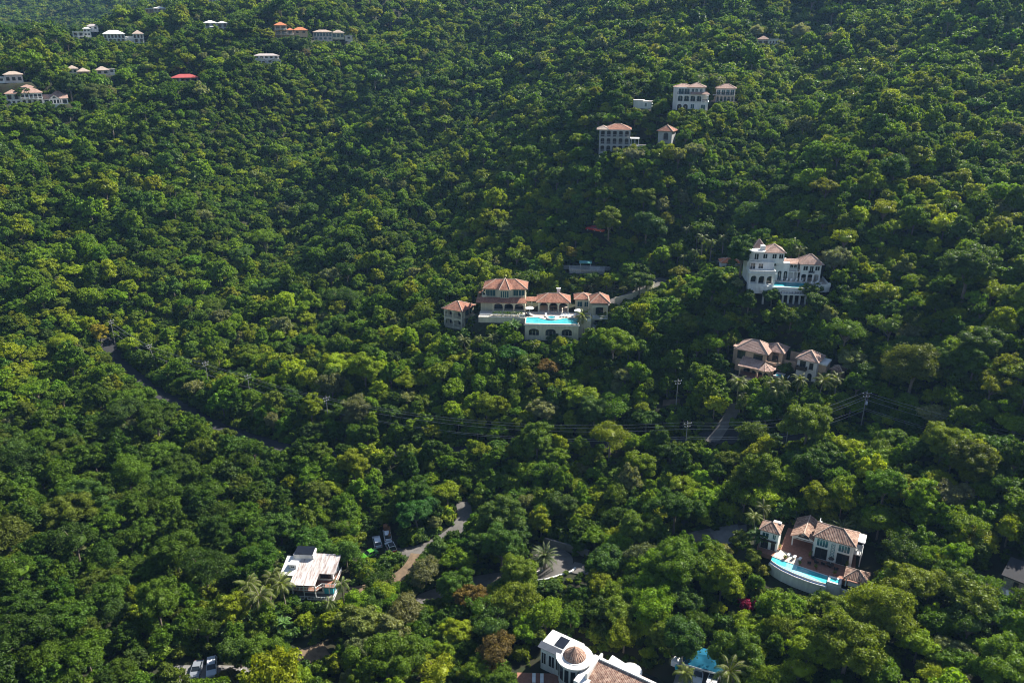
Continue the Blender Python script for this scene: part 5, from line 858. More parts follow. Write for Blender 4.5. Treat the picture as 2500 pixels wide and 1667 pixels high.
# ================================================================== utility poles and wires
def pole(u, vt, label, H=10.5, lean=0, cans=0):
    p = at(u, vt + 40)
    for _ in range(4): p = at(u, vt + H * F * 0.93 / np.linalg.norm(p - CAM))
    az = -math.atan2(p[0], p[1]); r = thing('utility_pole', label, 'utility pole', tuple(p), az + 0.5, 'utility poles along the road'); top = Vector((lean, 0, H))
    MB().tube([(0, 0, -0.5), tuple(top)], [0.14, 0.09], 8).build('shaft', 'pole', r)
    for z_, hw in ((0.93, 1.1), (0.85, 0.8)):
        c = top * z_; MB().box(c.x - hw, c.x + hw, -0.2, -0.08, c.z - 0.07, c.z + 0.07).build('crossarm', 'pole', r)
        for x in (-hw * 0.9, 0, hw * 0.9): MB().lathe((c.x + x, -0.14, c.z + 0.07), [(0, 0), (0.07, 0), (0.09, 0.12), (0.04, 0.22), (0, 0.22)], 6).build('insulator', 'trim', r)
    if cans: MB().lathe((0.34, -0.1, H * 0.66), [(0, 0), (0.26, 0), (0.26, 0.8), (0, 0.85)], 10).build('transformer', 'silver', r)
    w0, w1 = proj(p + np.array([0, 0, H])), proj(p + np.array([0, 0, H * 0.55])); CLR.append((w0[0] - 5, w0[1] - 2, w0[0] + 5, w1[1], float(np.linalg.norm(p - CAM))))
    c, s = math.cos(az + 0.5), math.sin(az + 0.5); return [np.array(p) + np.array([c * (lean * k + x), s * (lean * k + x), H * k + 0.2]) for k, x in ((0.95, -0.4), (0.86, 0.3), (0.77, -0.3), (0.56, -0.3), (0.5, 0.3))]
T = [pole(282, 787, 'pale utility pole at the far left end of the road'), pole(388, 840, 'leaning pale pole, second along the road from the left', 10.5, -2.2), pole(511, 885, 'utility pole third along the road from the left'), pole(613, 915, 'utility pole fourth along the road, before the long bend'), pole(803, 966, 'isolated grey pole above the middle of the forest road', 11),
     pole(1671, 1027, 'utility pole at the foot of the concrete driveway'), pole(1915, 1021, 'utility pole right of the concrete driveway behind round trees'), pole(2100, 960, 'utility pole carrying a grey transformer, rightmost of all', 11, 0, 1)]
pole(1649, 925, 'thin lone pole above the bare earth bank left of driveway', 10)
E_ = [np.array(t_) for t_ in T]; tail = [p_ + np.array([62, -48, 3.0]) for p_ in T[-1]]; T.append(tail)
for k in range(5):
    mb = MB()
    for a, b in zip(T[:-1], T[1:]):
        a, b = a[k], b[k]; L_ = np.linalg.norm(b - a); P = []; n = 24
        for i in range(n + 1):
            q = a + (b - a) * i / n; q[2] -= 4 * (0.00034 * L_ * L_ + 0.3) * (i / n) * (1 - i / n); P.append(q - T[0][k])
        mb.tube(P, 0.023, 5)
    o = mb.build('power_line', 'wire'); o.location = T[0][k]
    tag(o, ['topmost power line strung along the road poles', 'second power line from the top of the poles', 'third power line from the top of the poles', 'upper of the two low cables on the poles', 'lowest cable strung along the road poles'][k], 'power line', 'power lines along the road')
# ================================================================== ground: roads and building pads are cut into the hillside
GF = GZ.copy()
for name, C, wid, m, z in ROADS:
    x0, y0 = C[:, :2].min(0) - wid - 6; x1, y1 = C[:, :2].max(0) + wid + 6
    I = np.argwhere((XX > x0) & (XX < x1) & (YY > y0) & (YY < y1)); px_ = XX[I[:, 0], I[:, 1]]; py_ = YY[I[:, 0], I[:, 1]]
    D2 = (px_[:, None] - C[None, :, 0]) ** 2 + (py_[:, None] - C[None, :, 1]) ** 2; k = D2.argmin(1); d = np.sqrt(D2.min(1))
    w_ = np.clip(1 - (d - wid / 2 - 1.6) / 4, 0, 1); w_ = w_ * w_ * (3 - 2 * w_)
    GF[I[:, 0], I[:, 1]] = GF[I[:, 0], I[:, 1]] * (1 - w_) + C[k, 2] * w_
for f, x0, x1, y0, y1, z, bl in PADS:
    c, s = math.cos(f.rz), math.sin(f.rz); dx, dy = XX - f.p[0], YY - f.p[1]; lx, ly = c * dx + s * dy, -s * dx + c * dy
    d = np.hypot(np.maximum(np.maximum(x0 - lx, lx - x1), 0), np.maximum(np.maximum(y0 - ly, ly - y1), 0))
    w_ = np.clip(1 - (d - 1.2) / bl, 0, 1); w_ = w_ * w_ * (3 - 2 * w_); GF = GF * (1 - w_) + z * w_
def raw_mesh(name, V, Fq, mats, mi=None, smooth=False):
    me = bpy.data.meshes.new(name); V = np.asarray(V, np.float32); Fq = np.asarray(Fq, np.int32); n = Fq.shape[1]
    me.vertices.add(len(V)); me.vertices.foreach_set('co', V.ravel()); me.loops.add(Fq.size); me.loops.foreach_set('vertex_index', Fq.ravel())
    me.polygons.add(len(Fq)); me.polygons.foreach_set('loop_start', np.arange(0, Fq.size, n, dtype=np.int32))
    for q in mats: me.materials.append(M[q])
    if mi is not None: me.polygons.foreach_set('material_index', np.asarray(mi, np.int32))
    me.polygons.foreach_set('use_smooth', np.full(len(Fq), smooth)); me.update(calc_edges=True); me.validate(); return me
nx, ny = GF.shape; ii = np.arange(nx * ny).reshape(nx, ny)
Q = np.stack([ii[:-1, :-1], ii[1:, :-1], ii[1:, 1:], ii[:-1, 1:]], -1).reshape(-1, 4)
tag(link('ground', raw_mesh('ground', np.stack([XX, YY, GF], -1).reshape(-1, 3), Q, ['ground'], smooth=True)), kind='structure')
for name, C, wid, m, z in ROADS:
    t = np.gradient(C[:, :2], axis=0); t /= np.linalg.norm(t, axis=1)[:, None]; n = np.c_[-t[:, 1], t[:, 0]]; K = 7; rows = []
    for a in np.linspace(-0.5, 0.5, K):
        xy = C[:, :2] + n * wid * a; rows.append(np.c_[xy, np.maximum(height(xy[:, 0], xy[:, 1], GF), C[:, 2] - 0.15) + z])
    V = np.stack(rows, 1).reshape(-1, 3); id_ = np.arange(len(V)).reshape(len(C), K)
    tag(link(name, raw_mesh(name, V, np.stack([id_[:-1, :-1], id_[1:, :-1], id_[1:, 1:], id_[:-1, 1:]], -1).reshape(-1, 4), [m], smooth=True)), kind='structure')

# ================================================================== vegetation
rng = np.random.default_rng(7)
ico_v = None
def sphere(n=8, m_=6):
    V = [(0, 0, 1)]; Fs = []
    for i in range(1, m_):
        for j in range(n): a, b = math.pi * i / m_, 2 * math.pi * j / n; V.append((math.sin(a) * math.cos(b), math.sin(a) * math.sin(b), math.cos(a)))
    V.append((0, 0, -1))
    for j in range(n): Fs.append((0, 1 + j, 1 + (j + 1) % n, 0)); Fs.append((len(V) - 1, len(V) - 2 - j, len(V) - 2 - (j + 1) % n, len(V) - 1))
    for i in range(m_ - 2):
        for j in range(n): a = 1 + i * n; Fs.append((a + j, a + n + j, a + n + (j + 1) % n, a + (j + 1) % n))
    return np.array(V), [f for f in Fs]
def crown(seed, Rr, Hc, zc, ncl, leaf, cover, flat=0.0, open_=0.0, rc=(0.24, 0.42), core=0.74):
    """a crown as many leaf clumps: every clump is a cloud of small folded leaf sprays round a rough inner mass"""
    r = np.random.default_rng(seed); cs = []; rs = []; f_ = r.uniform(0, 6.28, 4); lob = lambda d: 1 + 0.25 * math.sin(2.3 * math.atan2(d[1], d[0]) + f_[0]) * (1 - d[2] * 0.4) + 0.18 * math.sin(4.1 * d[0] + f_[1]) * math.cos(3.7 * d[1] + f_[2]) + 0.1 * math.sin(5 * d[2] + f_[3])
    for k in range(ncl * 4):
        if len(cs) >= ncl: break
        d = r.normal(size=3); d /= np.linalg.norm(d)
        if d[2] < -0.45 + flat: continue
        p = d * r.uniform(0.45, 0.98) ** 0.6 * lob(d) * np.array([Rr * 0.86, Rr * 0.86, Hc * 0.88]); q = Rr * r.uniform(*rc) * (1.1 - 0.25 * max(0, d[2]))
        if any(np.linalg.norm(p - c) < 0.55 * (q + q2) for c, q2 in zip(cs, rs)) and r.random() < 0.85: continue
        cs.append(p); rs.append(q)
    cs = np.array(cs); rs = np.array(rs); VL = []; sv = None
    for c, q in zip(cs, rs):
        n = int(cover * 4 * math.pi * q * q / (leaf * leaf * 0.55)); d = r.normal(size=(n, 3)); d /= np.linalg.norm(d, axis=1)[:, None]
        d[:, 2] = np.where(d[:, 2] < -0.3, -d[:, 2] * 0.6, d[:, 2]); ph = r.uniform(0, 6, 3)
        bump = 1 + 0.16 * np.sin(d[:, 0] * 5 + ph[0]) * np.sin(d[:, 1] * 5 + ph[1]) + 0.1 * np.sin(d[:, 2] * 9 + ph[2])
        p = c + d * (q * bump * r.uniform(0.82, 1.1 + open_, n) * np.array([[1, ], [1, ], [0.82, ]]))[..., None].reshape(3, n).T if False else c + d * np.array([1, 1, 0.82]) * (q * bump * r.uniform(0.82, 1.1 + open_, n))[:, None]
        inside = np.zeros(n, bool)
        for c2, q2 in zip(cs, rs):
            if c2 is not c: inside |= np.linalg.norm(p - c2, axis=1) < 0.72 * q2
        p, d = p[~inside], d[~inside]; n = len(p)
        nr = d + r.normal(size=(n, 3)) * 0.55 + np.array([0, 0, 0.25]); nr /= np.linalg.norm(nr, axis=1)[:, None]
        t = np.cross(nr, r.normal(size=(n, 3))); t /= np.linalg.norm(t, axis=1)[:, None]; b = np.cross(nr, t)
        l = leaf * r.uniform(0.6, 1.35, n)[:, None]; w_ = l * r.uniform(0.32, 0.5, n)[:, None]; fold = nr * l * 0.12
        VL.append(np.stack([p - t * l * 0.55, p + b * w_ + fold, p + t * l * 0.55 - nr * l * 0.1, p - b * w_ + fold], 1))
    V = np.concatenate(VL).reshape(-1, 3); Q = np.arange(len(V)).reshape(-1, 4)
    V[:, 2] += zc; SV, SF = sphere(); CV = []; CF = []; k = len(V)
    for c, q in zip(cs, rs):
        CV.append(SV * q * core * np.array([1, 1, 0.8]) * r.uniform(0.9, 1.1, (len(SV), 1)) + c + np.array([0, 0, zc])); CF += [tuple(i + k for i in f) for f in SF]; k += len(SV)
    CV.append(SV * np.array([Rr * 0.5, Rr * 0.5, Hc * 0.45]) + np.array([0, 0, zc])); CF += [tuple(i + k for i in f) for f in SF]
    return np.concatenate([V] + CV), Q, CF, cs + np.array([0, 0, zc])
def tree_meshes(name, seed, Rr, Hc, zc, ncl, leaf, cover, **kw):
    V, Q, CF, cs = crown(seed, Rr, Hc, zc, ncl, leaf, cover, **kw); r = random.Random(seed)
    tris = np.array([f[:3] if f[2] == f[3] or f[0] == f[3] else f for f in CF], dtype=object)
    Fq = [tuple(q) for q in Q.tolist()] + [tuple(dict.fromkeys(f)) for f in CF]
    cm = bpy.data.meshes.new(name + '_crown'); cm.from_pydata(V.tolist(), [], Fq); cm.materials.append(M['leaf']); cm.update()
    mb = MB(); bend = (r.uniform(-.3, .3), r.uniform(-.3, .3)); mb.tube([(0, 0, -1.2), (bend[0] * 0.3, bend[1] * 0.3, zc * 0.4), (bend[0], bend[1], zc * 0.8), (bend[0], bend[1], zc)], [0.24, 0.18, 0.13, 0.08], 7)
    for c in cs[::max(1, len(cs) // 6)]: mb.tube([(bend[0] * 0.6, bend[1] * 0.6, zc * r.uniform(0.45, 0.65)), tuple(c * 0.6 + np.array([0, 0, zc * 0.35])), tuple(c)], [0.1, 0.07, 0.03], 5)
    return cm, mb.mesh(name + '_trunk', 'bark')
SH = [dict(Rr=3.2, Hc=2.6, zc=4.4, ncl=60, rc=(0.15, 0.29)), dict(Rr=2.9, Hc=3.3, zc=4.8, ncl=62, rc=(0.15, 0.28)), dict(Rr=3.7, Hc=1.8, zc=4.9, ncl=60, flat=0.25, rc=(0.12, 0.25)),
      dict(Rr=3.1, Hc=2.7, zc=4.2, ncl=36, rc=(0.2, 0.36)), dict(Rr=3.3, Hc=2.5, zc=4.6, ncl=80, rc=(0.11, 0.22), open_=0.2), dict(Rr=2.6, Hc=2.4, zc=3.6, ncl=36, rc=(0.18, 0.32)), dict(Rr=3.4, Hc=3.0, zc=4.6, ncl=48, open_=0.3, core=0.6, rc=(0.14, 0.3)), dict(Rr=3.8, Hc=2.4, zc=5.2, ncl=22, rc=(0.13, 0.23), open_=0.4, core=0.45)]
HIF = [tree_meshes('tree', 111 + k, leaf=0.18, cover=1.0, **s) for k, s in enumerate(SH)]
HI = [tree_meshes('tree', 11 + k, leaf=0.28, cover=1.0, **s) for k, s in enumerate(SH)]
def merged(name, seed, leaf, cover, **s):
    cm, tm = tree_meshes(name, seed, leaf=leaf, cover=cover, **s); n = len(cm.vertices); V = np.empty(n * 3); cm.vertices.foreach_get('co', V); V2 = np.empty(len(tm.vertices) * 3); tm.vertices.foreach_get('co', V2)
    Fq = [tuple(p.vertices) for p in cm.polygons] + [tuple(i + n for i in p.vertices) for p in tm.polygons]; me = bpy.data.meshes.new(name); me.from_pydata(np.r_[V, V2].reshape(-1, 3).tolist(), [], Fq)
    me.materials.append(M['leaf']); me.materials.append(M['bark']); me.polygons.foreach_set('material_index', [0] * len(cm.polygons) + [1] * len(tm.polygons)); me.update(); return me
def proto_coll(name, meshes):
    c = bpy.data.collections.new(name)
    for k, me in enumerate(meshes): c.objects.link(bpy.data.objects.new('%s_%02d' % (name, k), me))
    return c
MID = proto_coll('forest_tree_mid', [merged('tree_mid', 31 + k, 0.42, 1.0, **s) for k, s in enumerate(SH)])
FAR = proto_coll('forest_tree_far', [merged('tree_far', 51 + k, 0.62, 0.95, **{**s, 'ncl': int(s['ncl'] * 0.7)}) for k, s in enumerate(SH)])
SHR = proto_coll('undergrowth_bush', [merged('bush', 71 + k, 0.42, 1.0, Rr=1.9, Hc=1.3, zc=1.0, ncl=11, rc=(0.3, 0.5)) for k in range(4)])

PALMS = [('date_palm', 1.15, [(1270, 682, 'date palm leftmost of row behind the pool pavilion'), (1366, 682, 'date palm directly below the teal shelter, left one'), (1447, 682, 'date palm directly below the teal shelter, right one'), (1492, 683, 'date palm between teal shelter and villa driveway'), (1546, 659, 'big date palm of the tight clump above the driveway'), (1573, 657, 'date palm at the right of the tight driveway clump'), (1553, 691, 'lower left date palm beside the villa driveway'), (1577, 690, 'lower right date palm beside the villa driveway'), (1600, 635, 'tall date palm standing above the driveway top'), (1467, 708, 'low date palm behind the guest house roof'), (1631, 630, 'date palm between driveway top and royal palms'), (1684, 585, 'upright date palm amid the royal palms'), (1329, 1361, 'lone date palm inside the hairpin bend'), (2055, 1274, 'dark date palm behind the curved pool villa'), (1557, 230, 'date palm above the flat roofed annex')]),
    ('royal_palm', 1.0, [(1673, 565, 'drooping royal palm, highest left of its hillside cluster'), (1699, 570, 'royal palm right beside the highest left one'), (1710, 597, 'royal palm in the middle of the hillside cluster'), (1732, 602, 'royal palm at the right of the hillside cluster'), (1762, 578, 'solitary royal palm left of the white mansion driveway'), (1799, 591, 'royal palm nearest the mansion tower on its left'), (1692, 625, 'royal palm lowest of the hillside cluster'), (1665, 632, 'royal palm low at the left of the cluster foot'), (1930, 595, 'bright royal palm between the mansion roofs'), (1947, 602, 'second royal palm between the mansion roofs'), (1533, 212, 'tall slim palm left of the flat roofed annex'), (1706, 197, 'tall palm behind the lilac villa'), (1756, 195, 'tall palm behind the guest villa beside the lilac one'), (842, 1425, 'slender fan palm right of the rust roofed house'), (808, 1468, 'slender fan palm below the rust roofed house decks'), (1805, 968, 'small palm left below the peach house garden wall')]),
    ('coconut_palm', 1.0, [(1176, 745, 'coconut palm before the main terracotta villa arches'), (1425, 757, 'coconut palm at the right end of the long pool'), (1138, 832, 'coconut palm left below the guest pavilion'), (1168, 830, 'coconut palm below the guest pavilion, middle one'), (1200, 828, 'coconut palm below the guest pavilion, right one'), (1307, 845, 'small coconut palm below the arched pool wall'), (1798, 932, 'coconut palm left of the peach house porch'), (1872, 938, 'big coconut palm below the peach porch'), (1890, 955, 'coconut palm just right of the big porch one'), (1912, 940, 'coconut palm below the little plunge pool'), (1942, 930, 'coconut palm covering the tower house foot'), (1993, 938, 'coconut palm right of the tower house'), (2036, 936, 'coconut palm before the small peach shed'), (1837, 1292, 'tall coconut palm in front of the small pool house'), (614, 1424, 'coconut palm leftmost beside the rust roofed house'), (662, 1410, 'tallest coconut palm beside the rust roofed house'), (701, 1432, 'coconut palm nearest the rust roofed porch'), (655, 1452, 'lowest coconut palm of the group by rust roofed house'), (1656, 1646, 'small palm left of the blue carport'), (1769, 1648, 'coconut palm right of the blue carport'), (1862, 1262, 'dark palm behind the small pool house')]),
    ('banana_plant', 1.25, [(610, 1498, 'banana clump leftmost below the rust roofed house'), (642, 1512, 'banana clump middle below the coconut palms'), (672, 1508, 'pale leaved banana clump below the tallest coconut palms'), (698, 1520, 'banana clump rightmost below the coconut palms'), (565, 1540, 'banana clump in shade above the silver car'), (1845, 1350, 'broad leaved plants left of the pool house'), (1262, 815, 'broad leaved plant against the arched pool wall')])]
for kd, s0, L_ in PALMS:
    for u, v, lab in L_:
        p = at(u, v + 45); d = np.linalg.norm(p - CAM); q = 2.3 * F / d; CLR.append((u - q, v - q * 0.8, u + q, v + q * 0.7, d - 6))
for u, v, q in ((1822, 1478, 20), (1850, 1476, 18), (1815, 1460, 12)): CLR.append((u - q, v - q, u + q, v + q * 0.3, float(np.linalg.norm(at(u, v) - CAM)) - 6))
# where plants may stand: off the roads and yards, and not across what the photograph shows open
def free_mask(x, y, r):
    ok = np.ones(len(x), bool)
    for f, x0, x1, y0, y1 in FOOT:
        c, s = math.cos(f.rz), math.sin(f.rz); dx, dy = x - f.p[0], y - f.p[1]; lx, ly = c * dx + s * dy, -s * dx + c * dy
        ok &= ~((lx > x0 - 0.55 * r) & (lx < x1 + 0.55 * r) & (ly > y0 - 0.55 * r) & (ly < y1 + 0.55 * r))
    for name, C, wid, m, z in ROADS:
        b = np.where((x > C[:, 0].min() - 9) & (x < C[:, 0].max() + 9) & (y > C[:, 1].min() - 9) & (y < C[:, 1].max() + 9))[0]
        if len(b):
            d = np.sqrt(((x[b, None] - C[None, :, 0]) ** 2 + (y[b, None] - C[None, :, 1]) ** 2).min(1)); ok[b] &= d > wid / 2 + 0.4 * r[b]
    return ok
def view_mask(x, y, z, r, h):
    u, v1, zz = proj(np.stack([x, y, z + h * 0.97], -1)); _, v0, _ = proj(np.stack([x, y, z + h * 0.3], -1)); d = np.sqrt(x * x + y * y + (z - HC) ** 2); pr = F * r * 0.85 / d; ok = np.ones(len(x), bool)
    for a, b, c, e, dd in CLR: ok &= ~((d < dd + 5) & (u + pr > a) & (u - pr < c) & (v1 < e) & (v0 > b))
    return ok
PAL = np.array([[0.042, 0.088, 0.009], [0.068, 0.126, 0.009], [0.102, 0.165, 0.010], [0.150, 0.195, 0.011], [0.052, 0.100, 0.020], [0.090, 0.130, 0.016], [0.155, 0.185, 0.012], [0.130, 0.150, 0.080]])
NAMES = ['dark green', 'leaf green', 'fresh green', 'yellow-green', 'bluish green', 'olive', 'golden green', 'silvery green']
def sm(x, y, a, b, s): return np.sin(x / a + 1.7 * np.sin(y / b + s)) * np.cos(y / a * 1.1 + 1.3 * np.sin(x / b - s))
# accent trees seen in the photograph: crown centre pixel, radius in metres, colour, shape
ACC = [(1880, 738, 2.6, (0.05, 0.10, 0.014), 5), (1928, 772, 3.2, (0.06, 0.10, 0.018), 0), (1800, 672, 5.0, (0.04, 0.085, 0.014), 1), (1990, 745, 3.2, (0.05, 0.09, 0.015), 3), (1850, 775, 3.6, (0.035, 0.08, 0.014), 0), (660, 1605, 4.6, (0.075, 0.125, 0.014), 0), (590, 1590, 3.6, (0.05, 0.09, 0.014), 3), (1790, 1585, 4.4, (0.07, 0.12, 0.015), 1), (1660, 1560, 4.2, (0.04, 0.085, 0.016), 3), (1485, 545, 5.0, (0.11, 0.15, 0.015), 1), (1570, 490, 4.4, (0.10, 0.14, 0.015), 0), (1575, 560, 6.2, (0.045, 0.09, 0.02), 3), (1625, 545, 3.6, (0.13, 0.14, 0.015), 6), (1395, 612, 2.8, (0.16, 0.14, 0.02), 5), (1656, 668, 3.8, (0.11, 0.12, 0.015), 2),
       (1735, 700, 4.6, (0.055, 0.11, 0.015), 1), (2345, 672, 8.0, (0.06, 0.10, 0.025), 4), (2215, 905, 7.0, (0.085, 0.105, 0.016), 6), (248, 818, 3.6, (0.20, 0.17, 0.015), 5), (1150, 1452, 3.4, (0.125, 0.085, 0.022), 4), (1212, 1585, 3.6, (0.105, 0.075, 0.028), 6),
       (1222, 1262, 5.0, (0.075, 0.12, 0.025), 1), (1225, 1330, 4.6, (0.055, 0.11, 0.018), 1), (1020, 1248, 5.2, (0.035, 0.10, 0.02), 2), (1040, 1395, 3.6, (0.12, 0.125, 0.07), 6), (1075, 1345, 3.2, (0.07, 0.12, 0.03), 1), (880, 1518, 4.2, (0.12, 0.145, 0.04), 0), (990, 1500, 4.0, (0.11, 0.11, 0.05), 6), (780, 1335, 3.6, (0.055, 0.115, 0.015), 0), (848, 1352, 3.6, (0.065, 0.125, 0.02), 6), (760, 1315, 3.6, (0.05, 0.11, 0.015), 0),
       (2135, 1500, 6.0, (0.125, 0.16, 0.015), 6), (2215, 1430, 5.5, (0.12, 0.15, 0.015), 2), (2050, 1580, 6.5, (0.105, 0.14, 0.014), 4), (2290, 1092, 4.6, (0.13, 0.17, 0.015), 0), (2010, 465, 5.0, (0.14, 0.15, 0.015), 2), (1845, 85, 4.6, (0.20, 0.21, 0.16), 4), (1950, 90, 6.0, (0.19, 0.20, 0.14), 4), (1545, 385, 4.0, (0.19, 0.20, 0.15), 4), (1690, 375, 4.2, (0.15, 0.17, 0.11), 4), (2035, 630, 4.8, (0.15, 0.17, 0.12), 4), (2025, 100, 4.0, (0.17, 0.15, 0.11), 4),
       (1450, 1000, 4.6, (0.07, 0.12, 0.03), 0), (1340, 895, 3.6, (0.13, 0.085, 0.03), 2), (1250, 865, 4.4, (0.04, 0.11, 0.02), 2), (2075, 870, 3.8, (0.11, 0.14, 0.07), 0), (1980, 700, 3.4, (0.07, 0.11, 0.02), 0), (1560, 690, 4.2, (0.06, 0.10, 0.02), 0), (1310, 1080, 4.6, (0.08, 0.13, 0.015), 1), (1960, 1050, 5.6, (0.10, 0.145, 0.015), 0), (2380, 850, 5.0, (0.06, 0.10, 0.02), 3), (1560, 1290, 4.4, (0.09, 0.14, 0.015), 0), (1475, 1375, 4.0, (0.05, 0.10, 0.02), 3), (1560, 1360, 3.4, (0.08, 0.10, 0.05), 6), (1270, 1400, 4.4, (0.105, 0.15, 0.015), 0), (1260, 1465, 4.6, (0.11, 0.14, 0.015), 6), (690, 1290, 4.0, (0.05, 0.10, 0.015), 0), (2430, 1640, 5.2, (0.09, 0.15, 0.014), 0), (1832, 1378, 1.9, (0.09, 0.12, 0.02), 5), (60, 215, 4, (0.05, 0.09, 0.02), 0), (180, 230, 6.0, (0.05, 0.09, 0.02), 1), (240, 240, 6, (0.075, 0.10, 0.025), 3), (745, 140, 4.6, (0.10, 0.085, 0.05), 4), (725, 120, 6.5, (0.05, 0.09, 0.02), 3)]
ACC = [(u, v, r * 0.95, (c[0] * 1.18, c[1] * 1.2, c[2]), k) for u, v, r, c, k in ACC]
acc = []
for u, v, r, c, k in ACC:
    s = r / SH[k]['Rr']; p = at(u, v + 5)
    for _ in range(3): p = at(u, v + SH[k]['zc'] * s * F * 0.88 / np.linalg.norm(p - CAM))
    acc.append((p[0], p[1], s, c, k))
pool = []; cells = {}
def put(x, y, r, sep):
    g = 6.0; i, j = int(x // g), int(y // g)
    for a in range(i - 2, i + 3):
        for b in range(j - 2, j + 3):
            for X, Y, q in cells.get((a, b), ()):
                if (X - x) ** 2 + (Y - y) ** 2 < (sep * (r + q)) ** 2: return False
    cells.setdefault((i, j), []).append((x, y, r)); return True
for a in acc: put(a[0], a[1], a[2] * SH[a[4]]['Rr'], 0.0)
N = 330000; yy = 85 + (1330 - 85) * np.sqrt(rng.random(N)) ** 1.15; xx = (rng.random(N) * 2 - 1) * (yy * 0.70 + 35)
sc = np.exp(rng.normal(-0.22, 0.33, N)) * np.where(yy > 430, 1.0, np.where(yy > 250, 0.88, 1.0)) * (1.0 + 0.22 * sm(xx, yy, 31, 44, 0.4)); sc = np.clip(sc, 0.42, 1.7); kk = rng.integers(0, len(SH), N)
RR = np.array([s['Rr'] for s in SH]); HH = np.array([s['zc'] + s['Hc'] for s in SH]); zz = height(xx, yy, GF)
ok = free_mask(xx, yy, sc * RR[kk]); ok &= view_mask(xx, yy, zz, sc * RR[kk], sc * HH[kk]); keep = [i for i in np.where(ok)[0] if put(xx[i], yy[i], sc[i] * RR[kk[i]], 0.50 if yy[i] < 430 else 0.58)]
keep = np.array(keep); xx, yy, zz, sc, kk = xx[keep], yy[keep], zz[keep], sc[keep], kk[keep]; n = len(xx)
f1 = sm(xx, yy, 26, 37, 0.0) + rng.normal(0, 0.75, n); f2 = rng.random(n)
ci = np.select([f1 < -0.9, f1 < -0.2, f1 < 0.55, f1 < 1.25], [0, 1, 2, 3], 1); lowleft_shade = np.clip((-38 - xx) / 25, 0, 1) * np.clip((228 - yy) / 30, 0, 1); ci = np.where((lowleft_shade > rng.random(n)) & (ci > 1), rng.integers(0, 2, n), ci); ci = np.where(f2 < 0.09, 4, np.where(f2 < 0.15, 5, np.where(f2 > 0.97, 6, np.where(f2 > 0.945, 7, ci))))  # lower-left slope faces away from the sun: its shade goes into leaf colours
col = PAL[ci] * np.array([1.20, 1.18, 0.92]) * np.exp(rng.normal(0, 0.16, (n, 1))) * (1 + rng.normal(0, 0.04, (n, 3))) * (1 - 0.22 * lowleft_shade[:, None])
dist = np.sqrt(xx ** 2 + yy ** 2 + (zz - HC) ** 2); u_, v_, _ = proj(np.stack([xx, yy, zz + sc * 5], -1)); inv = (u_ > 0) & (u_ < 2500) & (v_ > 0) & (v_ < 1660)
score = np.where(inv, sc * RR[kk] / dist, 0); NI = 298 - len(acc); big = np.argsort(-score)[:NI]; isbig = np.zeros(n, bool); isbig[big] = True
zs_ = rng.uniform(0.8, 1.35, n); rz_ = rng.uniform(0, 6.283, n)

# individual trees
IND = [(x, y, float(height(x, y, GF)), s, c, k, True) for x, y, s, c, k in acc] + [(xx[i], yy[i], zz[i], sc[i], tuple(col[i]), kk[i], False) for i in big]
MARKS = [(1980, 1330, 'the curved pool villa'), (765, 1390, 'the rust-roofed white house'), (1420, 1600, 'the tiled dome'), (1713, 1615, 'the blue carport'), (1370, 1380, 'the hairpin road'), (940, 1335, 'the car clearing'), (517, 1630, 'the silver car'), (700, 1095, 'the forest road'), (1770, 1035, 'the concrete driveway'), (1880, 890, 'the peach house'), (2473, 1430, 'the stone house'), (803, 990, 'the isolated pole'), (0, 1400, 'the left edge'), (230, 1600, 'the lower left corner'), (2450, 1640, 'the lower right corner'), (1000, 1640, 'the bottom edge centre'), (1250, 750, 'the terracotta villa'), (1920, 640, 'the white mansion'), (1500, 340, 'the arcaded house'), (1680, 240, 'the lilac villa'), (1430, 650, 'the teal shelter'), (86, 240, 'the cupola villa'), (300, 860, 'the far road end'), (1875, 100, 'the wooded bungalow'), (780, 100, 'the orange-roofed house'), (2350, 1100, 'the right-hand wires'), (1840, 1320, 'the small pool house'), (330, 1250, 'the dark lower slope'), (2300, 1300, 'the right-hand slope'), (1150, 1250, 'the shaded lane')]
def colour_word(c):
    r, g, b = c
    if r > g * 1.05: return 'rust-brown'
    if b > 0.55 * r and r > 0.09: return 'silvery green'
    if r > 0.82 * g: return 'golden olive' if g > 0.11 else 'olive'
    if r > 0.62 * g and g > 0.11: return 'yellow-green'
    if g > 0.10: return 'fresh green'
    return 'bluish green' if b > 0.28 * g else ('leaf green' if g > 0.075 else 'dark green')
FORM = ['rounded', 'tall', 'flat-topped', 'billowing', 'fine-leaved', 'compact', 'loose', 'open-branched']
recs = {}
for t in IND:
    u, v, _ = proj((t[0], t[1], t[2] + SH[t[5]]['zc'] * t[3])); L_ = min(MARKS, key=lambda q: (q[0] - u) ** 2 + (q[1] - v) ** 2); dx, dy = u - L_[0], v - L_[1]
    rel = ('right of' if dx > 0 else 'left of') if abs(dx) > abs(dy) else ('below' if dy > 0 else 'above')
    size = 'large' if t[3] * RR[t[5]] > 3.9 else ('small' if t[3] * RR[t[5]] < 2.7 else 'mid-sized')
    recs.setdefault('%s %s %s tree %s %s' % (size, FORM[t[5]], colour_word(t[4]), rel, L_[2]), []).append((u, v, t))
ORD = ['leftmost', 'second from left', 'third from left', 'fourth from left', 'fifth from left', 'sixth from left', 'seventh from left', 'eighth from left', 'ninth from left']
